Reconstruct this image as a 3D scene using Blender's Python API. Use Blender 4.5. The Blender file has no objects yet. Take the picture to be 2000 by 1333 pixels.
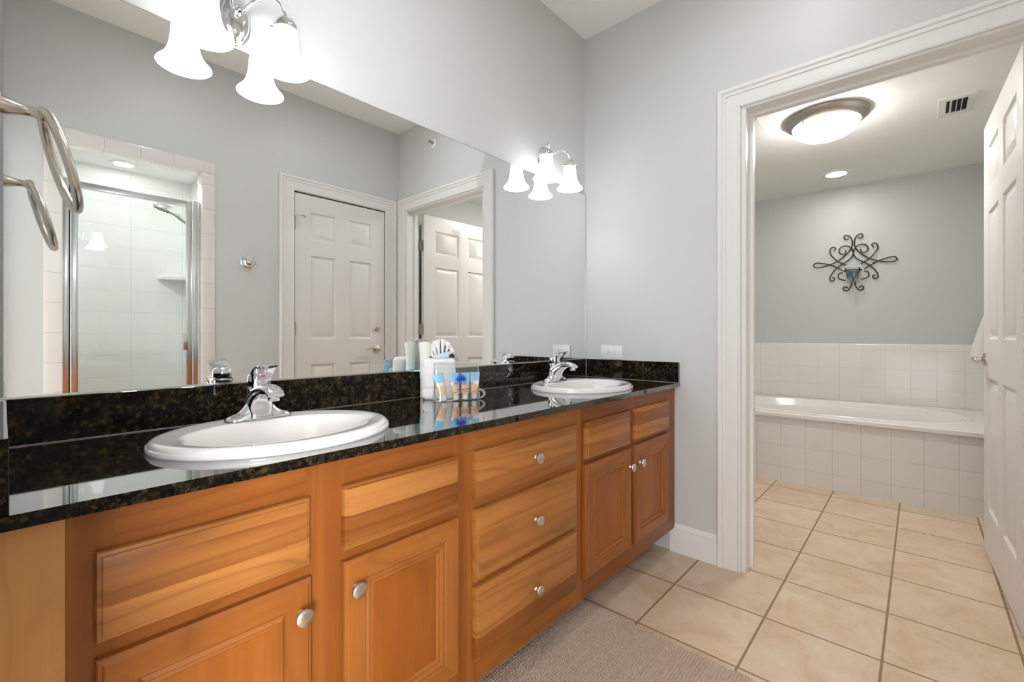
import bpy, bmesh, math, random
from mathutils import Vector, Matrix, noise as mnoise

S = bpy.context.scene
COL = S.collection
R = math.radians
PI = math.pi

# ---------------------------------------------------------------- camera, world, light, exposure
cam = bpy.data.cameras.new('camera')
cam.sensor_fit = 'HORIZONTAL'; cam.sensor_width = 36.0
cam.lens = 889.0 / 2000.0 * 36.0
cam.shift_y = (655.0 - 666.5) / 2000.0
cam.clip_start = 0.01; cam.clip_end = 60
camo = bpy.data.objects.new('camera', cam); COL.objects.link(camo)
camo.location = (-2.206, -1.416, 1.063)
camo.rotation_euler = (R(90), 0, R(41.8 - 90))
S.camera = camo

W = bpy.data.worlds.new('world'); S.world = W; W.use_nodes = True
W.node_tree.nodes['Background'].inputs[0].default_value = (0.75, 0.86, 1.0, 1)
W.node_tree.nodes['Background'].inputs[1].default_value = 1.0

S.view_settings.view_transform = 'Standard'
S.view_settings.look = 'None'
S.view_settings.gamma = 1.0
S.view_settings.use_curve_mapping = False
S.view_settings.exposure = 0.06
S.cycles.max_bounces = 14
S.cycles.diffuse_bounces = 7
S.cycles.glossy_bounces = 8
S.cycles.transmission_bounces = 10
S.cycles.transparent_max_bounces = 16
S.cycles.sample_clamp_indirect = 6.0

BULB_E = 130.0        # bulbs inside the vanity shades
SHADE_E = 7.0        # glow of the frosted vanity shades
BOWL_E = 72.0         # glow of the flush ceiling light
CAN_E = 95.0          # glow of the recessed cans
SHOWER_E = 88.0    # small bright can in the shower
DOWN_FILL_E = 100.0       # unseen ceiling cans added over the vanity for fill
WIN_FILL_E = 62.0         # added fill lamp, posed as daylight from the unseen bedroom

WIN2_FILL_E = 205.0        # second added bedroom fill, aimed through the doorway at the cabinets

def area(name, loc, rot, sx, sy, power, color):
    l = bpy.data.lights.new(name, 'AREA'); l.shape = 'RECTANGLE'; l.size = sx; l.size_y = sy
    l.energy = power; l.color = color
    o = bpy.data.objects.new(name, l); COL.objects.link(o); o.location = loc; o.rotation_euler = rot
    o['kind'] = 'helper'
    return o
area('added_window_fill', (-5.06, -2.55, 1.50), (0, R(-90), 0), 1.4, 1.1, WIN_FILL_E, (0.89, 0.945, 1.0))

area('second_added_window_fill', (-3.25, -3.17, 1.15), (R(90), 0, 0), 1.1, 1.3, WIN2_FILL_E, (0.91, 0.955, 1.0))

# ---------------------------------------------------------------- materials
def lin(c):
    return tuple(((x/255)/12.92 if x/255 <= 0.04045 else (((x/255)+0.055)/1.055)**2.4) for x in c)

class NT:
    def __init__(s, name):
        s.m = bpy.data.materials.new(name); s.m.use_nodes = True
        s.t = s.m.node_tree; s.n = s.t.nodes; s.n.clear()
        s.out = s.n.new('ShaderNodeOutputMaterial')
    def node(s, typ, ins=None, **kw):
        n = s.n.new('ShaderNode' + typ)
        for k, v in kw.items(): setattr(n, k, v)
        for k, v in (ins or {}).items(): s.set(n.inputs[k], v)
        return n
    def set(s, sock, v):
        if isinstance(v, bpy.types.NodeSocket): s.t.links.new(v, sock)
        else:
            if sock.type == 'RGBA' and len(v) == 3: v = (*v, 1)
            sock.default_value = v
    def math(s, op, a, b=0.0, c=0.0):
        n = s.n.new('ShaderNodeMath'); n.operation = op
        s.set(n.inputs[0], a); s.set(n.inputs[1], b); s.set(n.inputs[2], c)
        return n.outputs[0]
    def mix(s, f, a, b, blend='MIX'):
        n = s.n.new('ShaderNodeMix'); n.data_type = 'RGBA'; n.blend_type = blend
        s.set(n.inputs[0], f); s.set(n.inputs[6], a); s.set(n.inputs[7], b)
        return n.outputs[2]
    def ramp(s, f, stops, interp='LINEAR'):
        n = s.n.new('ShaderNodeValToRGB'); n.color_ramp.interpolation = interp
        e = n.color_ramp.elements
        while len(e) < len(stops): e.new(0.5)
        for i, (p, c) in enumerate(stops): e[i].position = p; e[i].color = (*c, 1) if len(c) == 3 else c
        s.set(n.inputs[0], f); return n.outputs[0]
    def noise(s, vec, scale, detail=3, rough=0.5, dim='3D', w=None, dist=0.0):
        n = s.n.new('ShaderNodeTexNoise'); n.noise_dimensions = dim
        s.set(n.inputs['Vector'], vec); n.inputs['Scale'].default_value = scale
        n.inputs['Detail'].default_value = detail; n.inputs['Roughness'].default_value = rough
        n.inputs['Distortion'].default_value = dist
        if w is not None: s.set(n.inputs['W'], w)
        return n.outputs[0]
    def obj(s):
        return s.node('TexCoord').outputs['Object']
    def scaled(s, vec, sc):
        n = s.node('Mapping', {'Vector': vec}); n.inputs['Scale'].default_value = sc
        return n.outputs[0]
    def bump(s, h, strength=0.3, dist=0.002):
        n = s.node('Bump', {'Height': h}); n.inputs['Strength'].default_value = strength
        n.inputs['Distance'].default_value = dist
        return n.outputs[0]
    def bsdf(s, color, rough=0.5, metal=0.0, normal=None, **kw):
        n = s.n.new('ShaderNodeBsdfPrincipled')
        s.set(n.inputs['Base Color'], color); s.set(n.inputs['Roughness'], rough); s.set(n.inputs['Metallic'], metal)
        if normal is not None: s.set(n.inputs['Normal'], normal)
        for k, v in kw.items(): s.set(n.inputs[k.replace('_', ' ')], v)
        s.t.links.new(n.outputs[0], s.out.inputs[0])
        return n

def plain(name, color, rough=0.5, metal=0.0, wear=0.0, bump=0.0, bscale=200, **kw):
    t = NT(name); v = t.obj(); c = color; nrm = None
    if wear:
        f = t.noise(v, 3.0, 4)
        c = t.mix(f, tuple(x*(1-wear) for x in color), tuple(min(1, x*(1+wear)) for x in color))
    if bump: nrm = t.bump(t.noise(v, bscale, 2), bump, 0.001)
    t.bsdf(c, rough, metal, nrm, **kw)
    return t.m

def tile(name, ua, va, u0, v0, w, h, mortar, c1, c2, grout, rough, bump=0.5):
    """square tiles: u/v axes, position of one joint in each, tile size"""
    t = NT(name); sep = t.node('SeparateXYZ', {0: t.obj()})
    u = t.math('SUBTRACT', sep.outputs[ua], u0 - 200*w); v = t.math('SUBTRACT', sep.outputs[va], v0 - 200*h)
    vec = t.node('CombineXYZ', {0: u, 1: v, 2: 0.0}).outputs[0]
    b = t.node('TexBrick', {'Vector': vec, 'Color1': c1, 'Color2': c2, 'Mortar': grout, 'Scale': 1.0, 'Mortar Size': mortar,
                            'Mortar Smooth': 0.25, 'Bias': 0.0, 'Brick Width': w, 'Row Height': h}, offset=0.0, squash=1.0)
    return t, b

t, b = tile('white_wall_tile_back', 1, 2, -0.5897, 0.938, 0.1552, 0.1552, 0.0016, (0.72, 0.70, 0.675), (0.74, 0.715, 0.69), (0.60, 0.585, 0.56), 0.1)
t.bsdf(b.outputs[0], 0.12, 0, t.bump(t.math('SUBTRACT', 1.0, b.outputs[1]), 0.5, 0.0012)); TILE_BACK = t.m
t, b = tile('white_apron_tile', 1, 2, -0.6636, 0.107, 0.1552, 0.1552, 0.0016, (0.72, 0.695, 0.665), (0.74, 0.71, 0.68), (0.56, 0.535, 0.505), 0.1)
t.bsdf(b.outputs[0], 0.12, 0, t.bump(t.math('SUBTRACT', 1.0, b.outputs[1]), 0.5, 0.0012)); TILE_APRON = t.m
def shower_tile(name, ua, va, u0):
    t, b = tile(name, ua, va, u0, 0.924, 0.3035, 0.1515, 0.0014, (0.85, 0.86, 0.845), (0.865, 0.87, 0.86), (0.69, 0.695, 0.675), 0.1)
    t.bsdf(b.outputs[0], 0.12, 0, t.bump(t.math('SUBTRACT', 1.0, b.outputs[1]), 0.5, 0.0012)); return t.m
TILE_SHX = shower_tile('white_shower_tile_long', 0, 2, -1.9)
TILE_SHY = shower_tile('white_shower_tile_side', 1, 2, -2.2)
t, b = tile('border_tile_upright', 0, 2, -5.0, 0.924, 1.9, 0.1515, 0.0016, (0.74, 0.70, 0.68), (0.755, 0.715, 0.69), (0.55, 0.52, 0.50), 0.1)
t.bsdf(b.outputs[0], 0.15, 0, t.bump(t.math('SUBTRACT', 1.0, b.outputs[1]), 0.5, 0.0012)); TILE_BV = t.m
t, b = tile('border_tile_level', 0, 2, -1.845, -3.0, 0.1515, 9.9, 0.0016, (0.74, 0.70, 0.68), (0.755, 0.715, 0.69), (0.55, 0.52, 0.50), 0.1)
t.bsdf(b.outputs[0], 0.15, 0, t.bump(t.math('SUBTRACT', 1.0, b.outputs[1]), 0.5, 0.0012)); TILE_BH = t.m

# floor: beige ceramic with cloudy mottling
t, b = tile('beige_floor_tile', 0, 1, 0.048, -0.639, 0.3445, 0.3435, 0.0042, (1, 1, 1), (0.93, 0.93, 0.93), (0, 0, 0), 0.35)
v = t.obj()
n1 = t.noise(v, 5.5, 7, 0.66, dist=0.9); n2 = t.noise(t.scaled(v, (11, 34, 9)), 1.0, 6, 0.68, dist=1.3); n3 = t.noise(v, 110, 4, 0.65)
c = t.ramp(n1, [(0.30, (0.52, 0.335, 0.19)), (0.5, (0.66, 0.485, 0.33)), (0.70, (0.76, 0.625, 0.485))])
c = t.mix(t.math('MULTIPLY', n2, 0.45), c, (0.77, 0.65, 0.51))
c = t.mix(t.math('MULTIPLY', n3, 0.26), c, (0.45, 0.28, 0.15))
c = t.mix(1.0, c, b.outputs[0], 'MULTIPLY')
c = t.mix(b.outputs[1], c, (0.27, 0.175, 0.105))
rg = t.math('MULTIPLY_ADD', b.outputs[1], 0.4, 0.28)
hh = t.math('ADD', t.math('MULTIPLY', t.math('SUBTRACT', 1.0, b.outputs[1]), 1.0), t.math('MULTIPLY', n2, 0.25))
t.bsdf(c, rg, 0, t.bump(hh, 0.45, 0.0018)); FLOOR_M = t.m

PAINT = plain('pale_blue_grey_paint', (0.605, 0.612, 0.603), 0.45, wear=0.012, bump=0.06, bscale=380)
PAINT_TUB_DIM = plain('tub_room_paint_dimmed', (0.505, 0.522, 0.508), 0.5, wear=0.015, bump=0.06, bscale=380)  # same paint as the vanity room, darkened for the tub room's weaker light
CEIL_M = plain('white_ceiling_paint', (0.90, 0.89, 0.87), 0.7, wear=0.01, bump=0.08, bscale=250)
TRIM_M = plain('white_gloss_trim', (0.78, 0.765, 0.75), 0.28, wear=0.01)
DOOR_M = plain('white_door_paint', (0.74, 0.72, 0.70), 0.35, wear=0.01)
PORC = plain('white_porcelain', (0.83, 0.79, 0.765), 0.06, wear=0.004, Coat_Weight=0.5, Coat_Roughness=0.03)
ACRYL = plain('white_acrylic', (0.76, 0.73, 0.705), 0.12, wear=0.004)
CHROME = plain('chrome', (0.86, 0.87, 0.88), 0.05, 1.0, wear=0.01)
CHROME_BR = plain('bright_aluminium', (0.80, 0.80, 0.79), 0.2, 1.0, wear=0.02)
NICKEL = plain('brushed_nickel', (0.66, 0.61, 0.55), 0.27, 1.0, wear=0.05, bump=0.05, bscale=600)
NICKEL_D = plain('dark_brushed_nickel', (0.44, 0.41, 0.37), 0.34, 1.0, wear=0.05)
IRON = plain('dark_bronze_iron', (0.022, 0.012, 0.010), 0.4, 0.6, wear=0.2)
BLACK = plain('black_gasket', (0.01, 0.01, 0.01), 0.5, wear=0.1)
PLASTIC = plain('white_plastic', (0.80, 0.79, 0.78), 0.3, wear=0.005)
TOWEL = plain('white_terry', (0.82, 0.795, 0.775), 0.95, wear=0.02, bump=0.9, bscale=420, Sheen_Weight=0.4)
TEAL_WAX = plain('teal_wax', (0.015, 0.18, 0.23), 0.35, wear=0.3)
CREAM = plain('cream_tube', (0.85, 0.79, 0.70), 0.3, wear=0.01)
ORANGE_P = plain('peach_print', (0.84, 0.55, 0.33), 0.35, wear=0.03)
BLUE_P = plain('sky_blue_print', (0.32, 0.64, 0.82), 0.35, wear=0.05)
BLUE_INK = plain('royal_blue_ink', (0.03, 0.11, 0.56), 0.4, wear=0.1)
PURPLE_INK = plain('violet_ink', (0.13, 0.06, 0.27), 0.4, wear=0.05)
AQUA = plain('aqua_paper_band', (0.62, 0.78, 0.83), 0.5, wear=0.05)
IVORY = plain('ivory_paper', (0.74, 0.735, 0.66), 0.7, wear=0.02)
RED_DOT = plain('red_dot', (0.7, 0.03, 0.02), 0.3, wear=0.05)
BLUE_DOT = plain('blue_dot', (0.03, 0.1, 0.6), 0.3, wear=0.05)
DARK = plain('dark_void', (0.012, 0.010, 0.008), 0.8, wear=0.1)
KICK = plain('toe_kick_wood', (0.09, 0.035, 0.012), 0.6, wear=0.2)
CARPET = plain('bedroom_carpet', (0.48, 0.42, 0.35), 0.95, wear=0.1, bump=0.8, bscale=300)
MIRROR = plain('mirror_silver', (0.93, 0.945, 0.94), 0.0, 1.0)

def glow(name, color, e):
    t = NT(name)
    g = t.node('LayerWeight', {'Blend': 0.35}).outputs['Facing']
    st = t.math('MULTIPLY_ADD', g, -0.25*e, e)
    n = t.node('Emission', {'Color': color, 'Strength': st})
    t.t.links.new(n.outputs[0], t.out.inputs[0]); return t.m
SHADE_M = glow('glowing_frosted_glass', (0.95, 0.975, 1.0), SHADE_E)
BULB_M = glow('glowing_bulb', (0.95, 0.975, 1.0), BULB_E)
t = NT('glowing_alabaster_bowl'); nz = t.node('SeparateXYZ', {0: t.node('NewGeometry').outputs['Normal']}).outputs[2]
n = t.node('Emission', {'Color': (1.0, 0.965, 0.925), 'Strength': t.math('MULTIPLY', t.math('MULTIPLY_ADD', t.math('ABSOLUTE', nz), 0.85, 0.15), BOWL_E)})
t.t.links.new(n.outputs[0], t.out.inputs[0]); BOWL_M = t.m
CAN_M = glow('glowing_lamp_lens', (1.0, 0.98, 0.95), CAN_E)
SHOWER_M = glow('glowing_shower_lens', (0.98, 1.0, 0.97), SHOWER_E)
DOWN_FILL_M = glow('fill_downlight_lens', (0.97, 0.98, 1.0), DOWN_FILL_E)

def thin_glass(name, tint, refl=1.0, rough=0.0, haze=0.0, hazecol=(0.9, 0.92, 0.93)):
    t = NT(name)
    tr = t.node('BsdfTransparent', {'Color': tint})
    gl = t.node('BsdfGlossy', {'Color': (1, 1, 1), 'Roughness': rough})
    fr = t.node('Fresnel', {'IOR': 1.45})
    m = t.node('MixShader', {0: t.math('MULTIPLY', fr.outputs[0], refl), 1: tr.outputs[0], 2: gl.outputs[0]})
    last = m.outputs[0]
    if haze:
        d = t.node('BsdfDiffuse', {'Color': hazecol})
        last = t.node('MixShader', {0: haze, 1: last, 2: d.outputs[0]}).outputs[0]
    t.t.links.new(last, t.out.inputs[0]); return t.m
GLASS_SH = thin_glass('shower_glass', (0.975, 0.985, 0.98), 1.0)
t = NT('clear_votive_glass')
fcg = t.math('POWER', t.node('LayerWeight', {'Blend': 0.5}).outputs['Facing'], 1.6)
tr_ = t.node('BsdfTransparent', {'Color': t.mix(fcg, (0.93, 0.95, 0.95), (0.45, 0.48, 0.48))}); gl_ = t.node('BsdfGlossy', {'Color': (1, 1, 1), 'Roughness': 0.0})
mx_ = t.node('MixShader', {0: t.math('MULTIPLY', t.node('Fresnel', {'IOR': 1.5}).outputs[0], 1.3), 1: tr_.outputs[0], 2: gl_.outputs[0]})
t.t.links.new(mx_.outputs[0], t.out.inputs[0]); GLASS_CUP = t.m
BAG = thin_glass('clear_vinyl', (0.965, 0.97, 0.975), 1.2, 0.08, haze=0.05)
BAG_EDGE = thin_glass('clear_vinyl_seam', (0.85, 0.87, 0.89), 1.8, 0.12, haze=0.30)
PANE = thin_glass('fill_window_pane', (0.98, 0.99, 0.99), 1.0)

# granite
t = NT('black_brown_granite'); v = t.obj()
vo = t.node('TexVoronoi', {'Vector': v, 'Scale': 160.0}, feature='F1')
cl = t.noise(v, 62, 5, 0.72); cl2 = t.noise(v, 230, 3, 0.6); big = t.noise(v, 9, 2)
c = t.ramp(cl, [(0.40, (0.003, 0.003, 0.003)), (0.53, (0.010, 0.008, 0.005)), (0.62, (0.046, 0.029, 0.011)), (0.77, (0.14, 0.088, 0.034))])
sp = t.ramp(vo.outputs['Color'], [(0.80, (0, 0, 0)), (0.92, (1, 1, 1))])
c = t.mix(t.math('MULTIPLY', sp, 0.45), c, (0.10, 0.062, 0.022))
c = t.mix(t.ramp(cl2, [(0.60, (0, 0, 0)), (0.76, (0.5, 0.5, 0.5))]), c, (0.10, 0.085, 0.06))
d_ = t.node('BsdfDiffuse', {'Color': c}); g_ = t.node('BsdfGlossy', {'Color': (1, 1, 1), 'Roughness': 0.035})
fc = t.math('POWER', t.node('LayerWeight', {'Blend': 0.5}).outputs['Facing'], 2.6)
mx = t.node('MixShader', {0: t.math('MULTIPLY_ADD', fc, 0.97, 0.008), 1: d_.outputs[0], 2: g_.outputs[0]})
t.t.links.new(mx.outputs[0], t.out.inputs[0]); GRANITE = t.m

# cherry wood: grain axis, board width across it
def wood(name, axis, across, plank, dark, light, streak=0.33, seed=0.0, var=0.5):
    t = NT(name); v = t.obj(); sep = t.node('SeparateXYZ', {0: v})
    rnd = t.node('ObjectInfo').outputs['Random']
    a = sep.outputs[across]
    if plank:
        idx = t.math('FLOOR', t.math('ADD', t.math('DIVIDE', a, plank), t.math('MULTIPLY_ADD', rnd, 7.0, seed)))
        wn = t.node('TexWhiteNoise', {'W': t.math('ADD', idx, t.math('MULTIPLY', rnd, 31.0))}, noise_dimensions='1D').outputs[0]
    else:
        wn = rnd
    w = t.math('ADD', t.math('MULTIPLY', wn, 13.0), seed)
    sc = [34, 34, 34]; sc[axis] = 1.6
    s2 = [7.0, 7.0, 7.0]; s2[axis] = 0.9
    fine = t.noise(t.scaled(v, tuple(x*4 for x in sc)), 1.0, 3, 0.6, '4D', w)
    mid = t.noise(t.scaled(v, tuple(sc)), 1.0, 3, 0.55, '4D', w)
    cath = t.noise(t.scaled(v, tuple(s2)), 1.0, 1.2, 0.4, '4D', w, 0.35)
    rings = t.math('PINGPONG', t.math('MULTIPLY', cath, 9.0), 0.5)
    line = t.ramp(rings, [(0.0, (1, 1, 1)), (0.10, (0.25, 0.25, 0.25)), (0.3, (0, 0, 0))])
    tone = t.math('ADD', t.math('MULTIPLY', wn, var), t.math('MULTIPLY', mid, 0.65))
    tone = t.math('ADD', tone, t.math('MULTIPLY', t.noise(v, 5.0, 2), 0.25))
    c = t.ramp(tone, [(0.30, dark), (0.95, light)])
    c = t.mix(t.math('MULTIPLY', line, streak), c, tuple(x*0.42 for x in dark))
    c = t.mix(t.math('MULTIPLY', fine, 0.30), c, tuple(x*0.62 for x in dark))
    t.bsdf(c, t.math('MULTIPLY_ADD', fine, 0.12, 0.27), 0, t.bump(fine, 0.05, 0.0004), Specular_IOR_Level=0.32)
    return t.m
DK, LT = (0.205, 0.052, 0.006), (0.40, 0.135, 0.026)
WOOD_X = wood('cherry_grain_across', 0, 2, 0.0, DK, LT, 0.30)
WOOD_Z = wood('cherry_grain_upright', 2, 0, 0.0, DK, LT, 0.22)
WOOD_XP = wood('cherry_boards_across', 0, 2, 0.055, (0.200, 0.050, 0.005), (0.48, 0.195, 0.050), 0.36, 1.3, 0.62)
WOOD_ZP = wood('cherry_panel_upright', 2, 0, 0.085, (0.24, 0.060, 0.006), (0.39, 0.120, 0.020), 0.16, 2.1, 0.4)
WOOD_PALE = wood('pale_sapwood_upright', 2, 0, 0.03, (0.36, 0.112, 0.015), (0.66, 0.33, 0.115), 0.14, 4.4, 0.85)

# bath mat pile
t = NT('taupe_chenille'); v = t.obj()
c = t.mix(t.noise(v, 90, 2), (0.27, 0.195, 0.135), (0.60, 0.45, 0.335))
c = t.mix(t.math('MULTIPLY', t.noise(v, 420, 2), 0.5), c, (0.66, 0.53, 0.41))
t.bsdf(c, 0.95, 0, t.bump(t.noise(v, 1300, 2), 0.5, 0.001), Sheen_Weight=0.3); MAT_M = t.m

# ---------------------------------------------------------------- mesh helpers
def crv(pts, n=6, closed=False):
    """Catmull-Rom resample"""
    P = [Vector(p) for p in pts]; out = []; m = len(P)
    rng = range(m if closed else m - 1)
    for i in rng:
        if closed: a, b_, c_, d = P[(i-1) % m], P[i], P[(i+1) % m], P[(i+2) % m]
        else: a, b_, c_, d = P[max(i-1, 0)], P[i], P[i+1], P[min(i+2, m-1)]
        for k in range(n):
            s = k / n
            out.append(0.5*((2*b_) + (c_-a)*s + (2*a-5*b_+4*c_-d)*s*s + (3*b_-a-3*c_+d)*s**3))
    if not closed: out.append(P[-1])
    return out

class MB:
    def __init__(s): s.v = []; s.f = []; s.mi = []
    def add(s, vs, fs, mi=0):
        o = len(s.v); s.v += [tuple(x) for x in vs]
        for f in fs:
            s.f.append(tuple(i + o for i in f)); s.mi.append(mi)
        return s
    def box(s, x0, x1, y0, y1, z0, z1, mi=0):
        v = [(x, y, z) for x in (x0, x1) for y in (y0, y1) for z in (z0, z1)]
        return s.add(v, [(0, 1, 3, 2), (4, 6, 7, 5), (0, 4, 5, 1), (2, 3, 7, 6), (0, 2, 6, 4), (1, 5, 7, 3)], mi)
    def loft(s, loops, closed=True, cap0=False, cap1=False, mi=0, wrap=False):
        n = len(loops[0]); v = [p for L in loops for p in L]; f = []
        m = len(loops)
        for i in range(m if wrap else m-1):
            for j in range(n if closed else n-1):
                a = i*n + j; b_ = i*n + (j+1) % n; i2 = (i+1) % m
                f.append((a, b_, i2*n + (j+1) % n, i2*n + j))
        if cap0: f.append(tuple(reversed(range(n))))
        if cap1: f.append(tuple((m-1)*n + j for j in range(n)))
        return s.add(v, f, mi)
    def lathe(s, prof, c=(0, 0, 0), ax='z', seg=32, cap0=False, cap1=False, mi=0, sx=1.0, sy=1.0):
        loops = []
        for r, h in prof:
            L = []
            for k in range(seg):
                a = 2*PI*k/seg; x, y = r*math.cos(a)*sx, r*math.sin(a)*sy
                p = {'z': (x, y, h), 'y': (x, h, y), 'x': (h, x, y)}[ax]
                L.append((c[0]+p[0], c[1]+p[1], c[2]+p[2]))
            loops.append(L)
        return s.loft(loops, True, cap0, cap1, mi)
    def tube(s, pts, r, seg=10, caps=True, mi=0, flat=1.0, closed=False, up=None):
        P = [Vector(p) for p in pts]; n = len(P)
        rr = r if isinstance(r, (list, tuple)) else [r]*n
        tan = []
        for i in range(n):
            if closed: d = P[(i+1) % n] - P[(i-1) % n]
            else: d = P[min(i+1, n-1)] - P[max(i-1, 0)]
            tan.append(d.normalized())
        u = Vector(up) if up else (Vector((0, 0, 1)) if abs(tan[0].z) < 0.9 else Vector((1, 0, 0)))
        loops = []
        for i in range(n):
            u = (u - tan[i]*u.dot(tan[i])).normalized(); w = tan[i].cross(u)
            loops.append([P[i] + u*math.cos(2*PI*k/seg)*rr[i]*flat + w*math.sin(2*PI*k/seg)*rr[i] for k in range(seg)])
        return s.loft(loops, True, caps and not closed, caps and not closed, mi, closed)
    def rects(s, x0, x1, z0, z1, steps, mi=(0, 0, 0), cap=True, flip=False):
        """nested rectangles on a face looking to -y: steps of (inset, y); mi = (upright sides, level sides, centre)"""
        loops = []
        for ins, y in steps:
            loops.append([(x0+ins, y, z0+ins), (x1-ins, y, z0+ins), (x1-ins, y, z1-ins), (x0+ins, y, z1-ins)])
        o = len(s.v); s.v += [p for L in loops for p in L]
        for i in range(len(loops)-1):
            for j in range(4):
                f = (o+i*4+j, o+i*4+(j+1) % 4, o+(i+1)*4+(j+1) % 4, o+(i+1)*4+j)
                s.f.append(f[::-1] if flip else f); s.mi.append(mi[1] if j in (0, 2) else mi[0])
        if cap:
            k = o+(len(loops)-1)*4; f = (k, k+1, k+2, k+3)
            s.f.append(f[::-1] if flip else f); s.mi.append(mi[2])
        return s
    def prism(s, poly, y0, y1, mi=0):
        """outline in x,z pulled from y0 to y1"""
        return s.loft([[(x, y0, z) for x, z in poly], [(x, y1, z) for x, z in poly]], True, True, True, mi)
    def xf(s, M):
        s.v = [tuple(M @ Vector(p)) for p in s.v]; return s
    def build(s, name, mats, parent=None, bevel=0.0, bseg=2, smooth=True, angle=35, loc=None, fix=True):
        me = bpy.data.meshes.new(name); me.from_pydata(s.v, [], s.f)
        if not isinstance(mats, (list, tuple)): mats = [mats]
        for m in mats: me.materials.append(m)
        for p, i in zip(me.polygons, s.mi): p.material_index = i
        if fix or bevel:
            bm = bmesh.new(); bm.from_mesh(me)
            if fix: bmesh.ops.recalc_face_normals(bm, faces=bm.faces)
            if bevel:
                es = [e for e in bm.edges if len(e.link_faces) == 2 and e.calc_face_angle(0) > R(40)]
                bmesh.ops.bevel(bm, geom=es, offset=bevel, segments=bseg, profile=0.6, affect='EDGES', clamp_overlap=True)
            bm.to_mesh(me); bm.free()
        if smooth:
            me.shade_smooth(); me.set_sharp_from_angle(angle=R(angle))
        o = bpy.data.objects.new(name, me); COL.objects.link(o)
        if parent: o.parent = parent
        if loc: o.location = loc
        return o

def thing(name, label, cat, loc=(0, 0, 0), rz=0.0, group=None):
    o = bpy.data.objects.new(name, None); COL.objects.link(o); o.empty_display_size = 0.05
    o.location = loc; o.rotation_euler = (0, 0, rz)
    o['label'] = label; o['category'] = cat
    if group: o['group'] = group
    return o
def tag(o, label, cat, group=None):
    o['label'] = label; o['category'] = cat
    if group: o['group'] = group
    return o
def struct(o, label=None):
    o['kind'] = 'structure'
    if label: o['label'] = label
    return o
def copy_tree(o, parent=None):
    c = o.copy(); COL.objects.link(c); c.parent = parent
    for ch in list(o.children): copy_tree(ch, c)
    return c
def text_mesh(name, body, size, mat, parent, M, extrude=0.0002):
    cu = bpy.data.curves.new(name, 'FONT'); cu.body = body; cu.size = size; cu.align_x = 'CENTER'; cu.extrude = extrude
    tmp = bpy.data.objects.new(name + '_tmp', cu); COL.objects.link(tmp)
    dg = bpy.context.evaluated_depsgraph_get(); me = bpy.data.meshes.new_from_object(tmp.evaluated_get(dg))
    bpy.data.objects.remove(tmp); bpy.data.curves.remove(cu)
    me.transform(M); me.materials.clear(); me.materials.append(mat)
    o = bpy.data.objects.new(name, me); COL.objects.link(o); o.parent = parent
    return o

# ---------------------------------------------------------------- the setting
CZ, TZ, SZ = 2.743, 2.35, 2.225     # ceilings: vanity room, tub room, shower
FY = -1.842                         # wall opposite the mirror
LX = -2.222                         # left wall
XT = 2.66                           # far wall of the tub room
OP0, OP1, OPZ = -0.825, -1.738, 2.09   # doorway to the tub room

m = MB(); m.box(LX-0.12, XT+0.12, -1.96, 0.12, -0.05, 0.0)
struct(m.build('floor', FLOOR_M), 'beige square ceramic floor tiles with brown grout')
struct(MB().box(LX-0.12, 0.06, -1.95, 0.1, CZ, CZ+0.05).build('ceiling', CEIL_M), 'white ceiling over the vanity')
struct(MB().box(0.0601, XT+0.12, -1.95, 0.1, TZ, TZ+0.05).build('ceiling_tub', CEIL_M), 'lower white ceiling over the bathtub')
struct(MB().box(LX-0.12, 0.12, 0.0, 0.12, 0, CZ).build('wall_back', PAINT), 'pale blue-grey wall behind the mirror')
m = MB()
m.box(0.0, 0.12, OP0, 0.0, 0, CZ); m.box(0.0, 0.12, -1.96, OP1, 0, CZ); m.box(0.0, 0.12, OP1, OP0, OPZ, CZ)
struct(m.build('wall_right', PAINT), 'pale blue-grey wall with the doorway to the tub')
# wall opposite the mirror: shower opening and closet door opening
SX0, SX1, SZO = -2.012, -1.393, 2.063
DX0, DX1, DZO = -0.853, -0.132, 2.07
m = MB()
m.box(LX-0.12, SX0, -1.96, FY, 0, CZ); m.box(SX1, DX0, -1.96, FY, 0, CZ); m.box(DX1, 0.12, -1.96, FY, 0, CZ)
m.box(SX0, SX1, -1.96, FY, SZO, CZ); m.box(DX0, DX1, -1.96, FY, DZO, CZ)
struct(m.build('wall_front', PAINT), 'pale grey wall with shower opening and closet door')
m = MB(); m.box(LX-0.12, LX, -0.98, 0.0, 0, CZ); m.box(LX-0.12, LX, FY, -1.78, 0, CZ); m.box(LX-0.12, LX, -1.78, -0.98, 2.06, CZ)
struct(m.build('wall_left', PAINT), 'pale grey wall with the towel ring')
# tub room walls
struct(MB().box(XT, XT+0.12, -1.96, 0.1, 0, TZ).build('wall_tub_back', PAINT_TUB_DIM), 'blue-grey wall above the bathtub')
struct(MB().box(0.12, XT, 0.0, 0.12, 0, TZ).build('wall_tub_left', PAINT_TUB_DIM))
struct(MB().box(0.12, XT, -1.96, -1.85, 0, TZ).build('wall_tub_right', PAINT_TUB_DIM))
def wainscot():
    m = MB()
    top = [(XT-0.009, 0.50), (XT-0.009, 0.980), (XT-0.007, 0.986), (XT-0.003, 0.989), (XT, 0.990), (XT, 0.50)]
    m.loft([[(x, -1.85, z) for x, z in top], [(x, 0.0, z) for x, z in top]], True, True, True)
    m.box(1.58, XT-0.009, -1.85, -1.841, 0.50, 0.988); m.box(1.58, XT-0.009, -0.009, 0.0, 0.50, 0.988)
    return m.build('wall_tub_tile', TILE_BACK)
struct(wainscot(), 'white square wall tiles above the bathtub')
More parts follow.
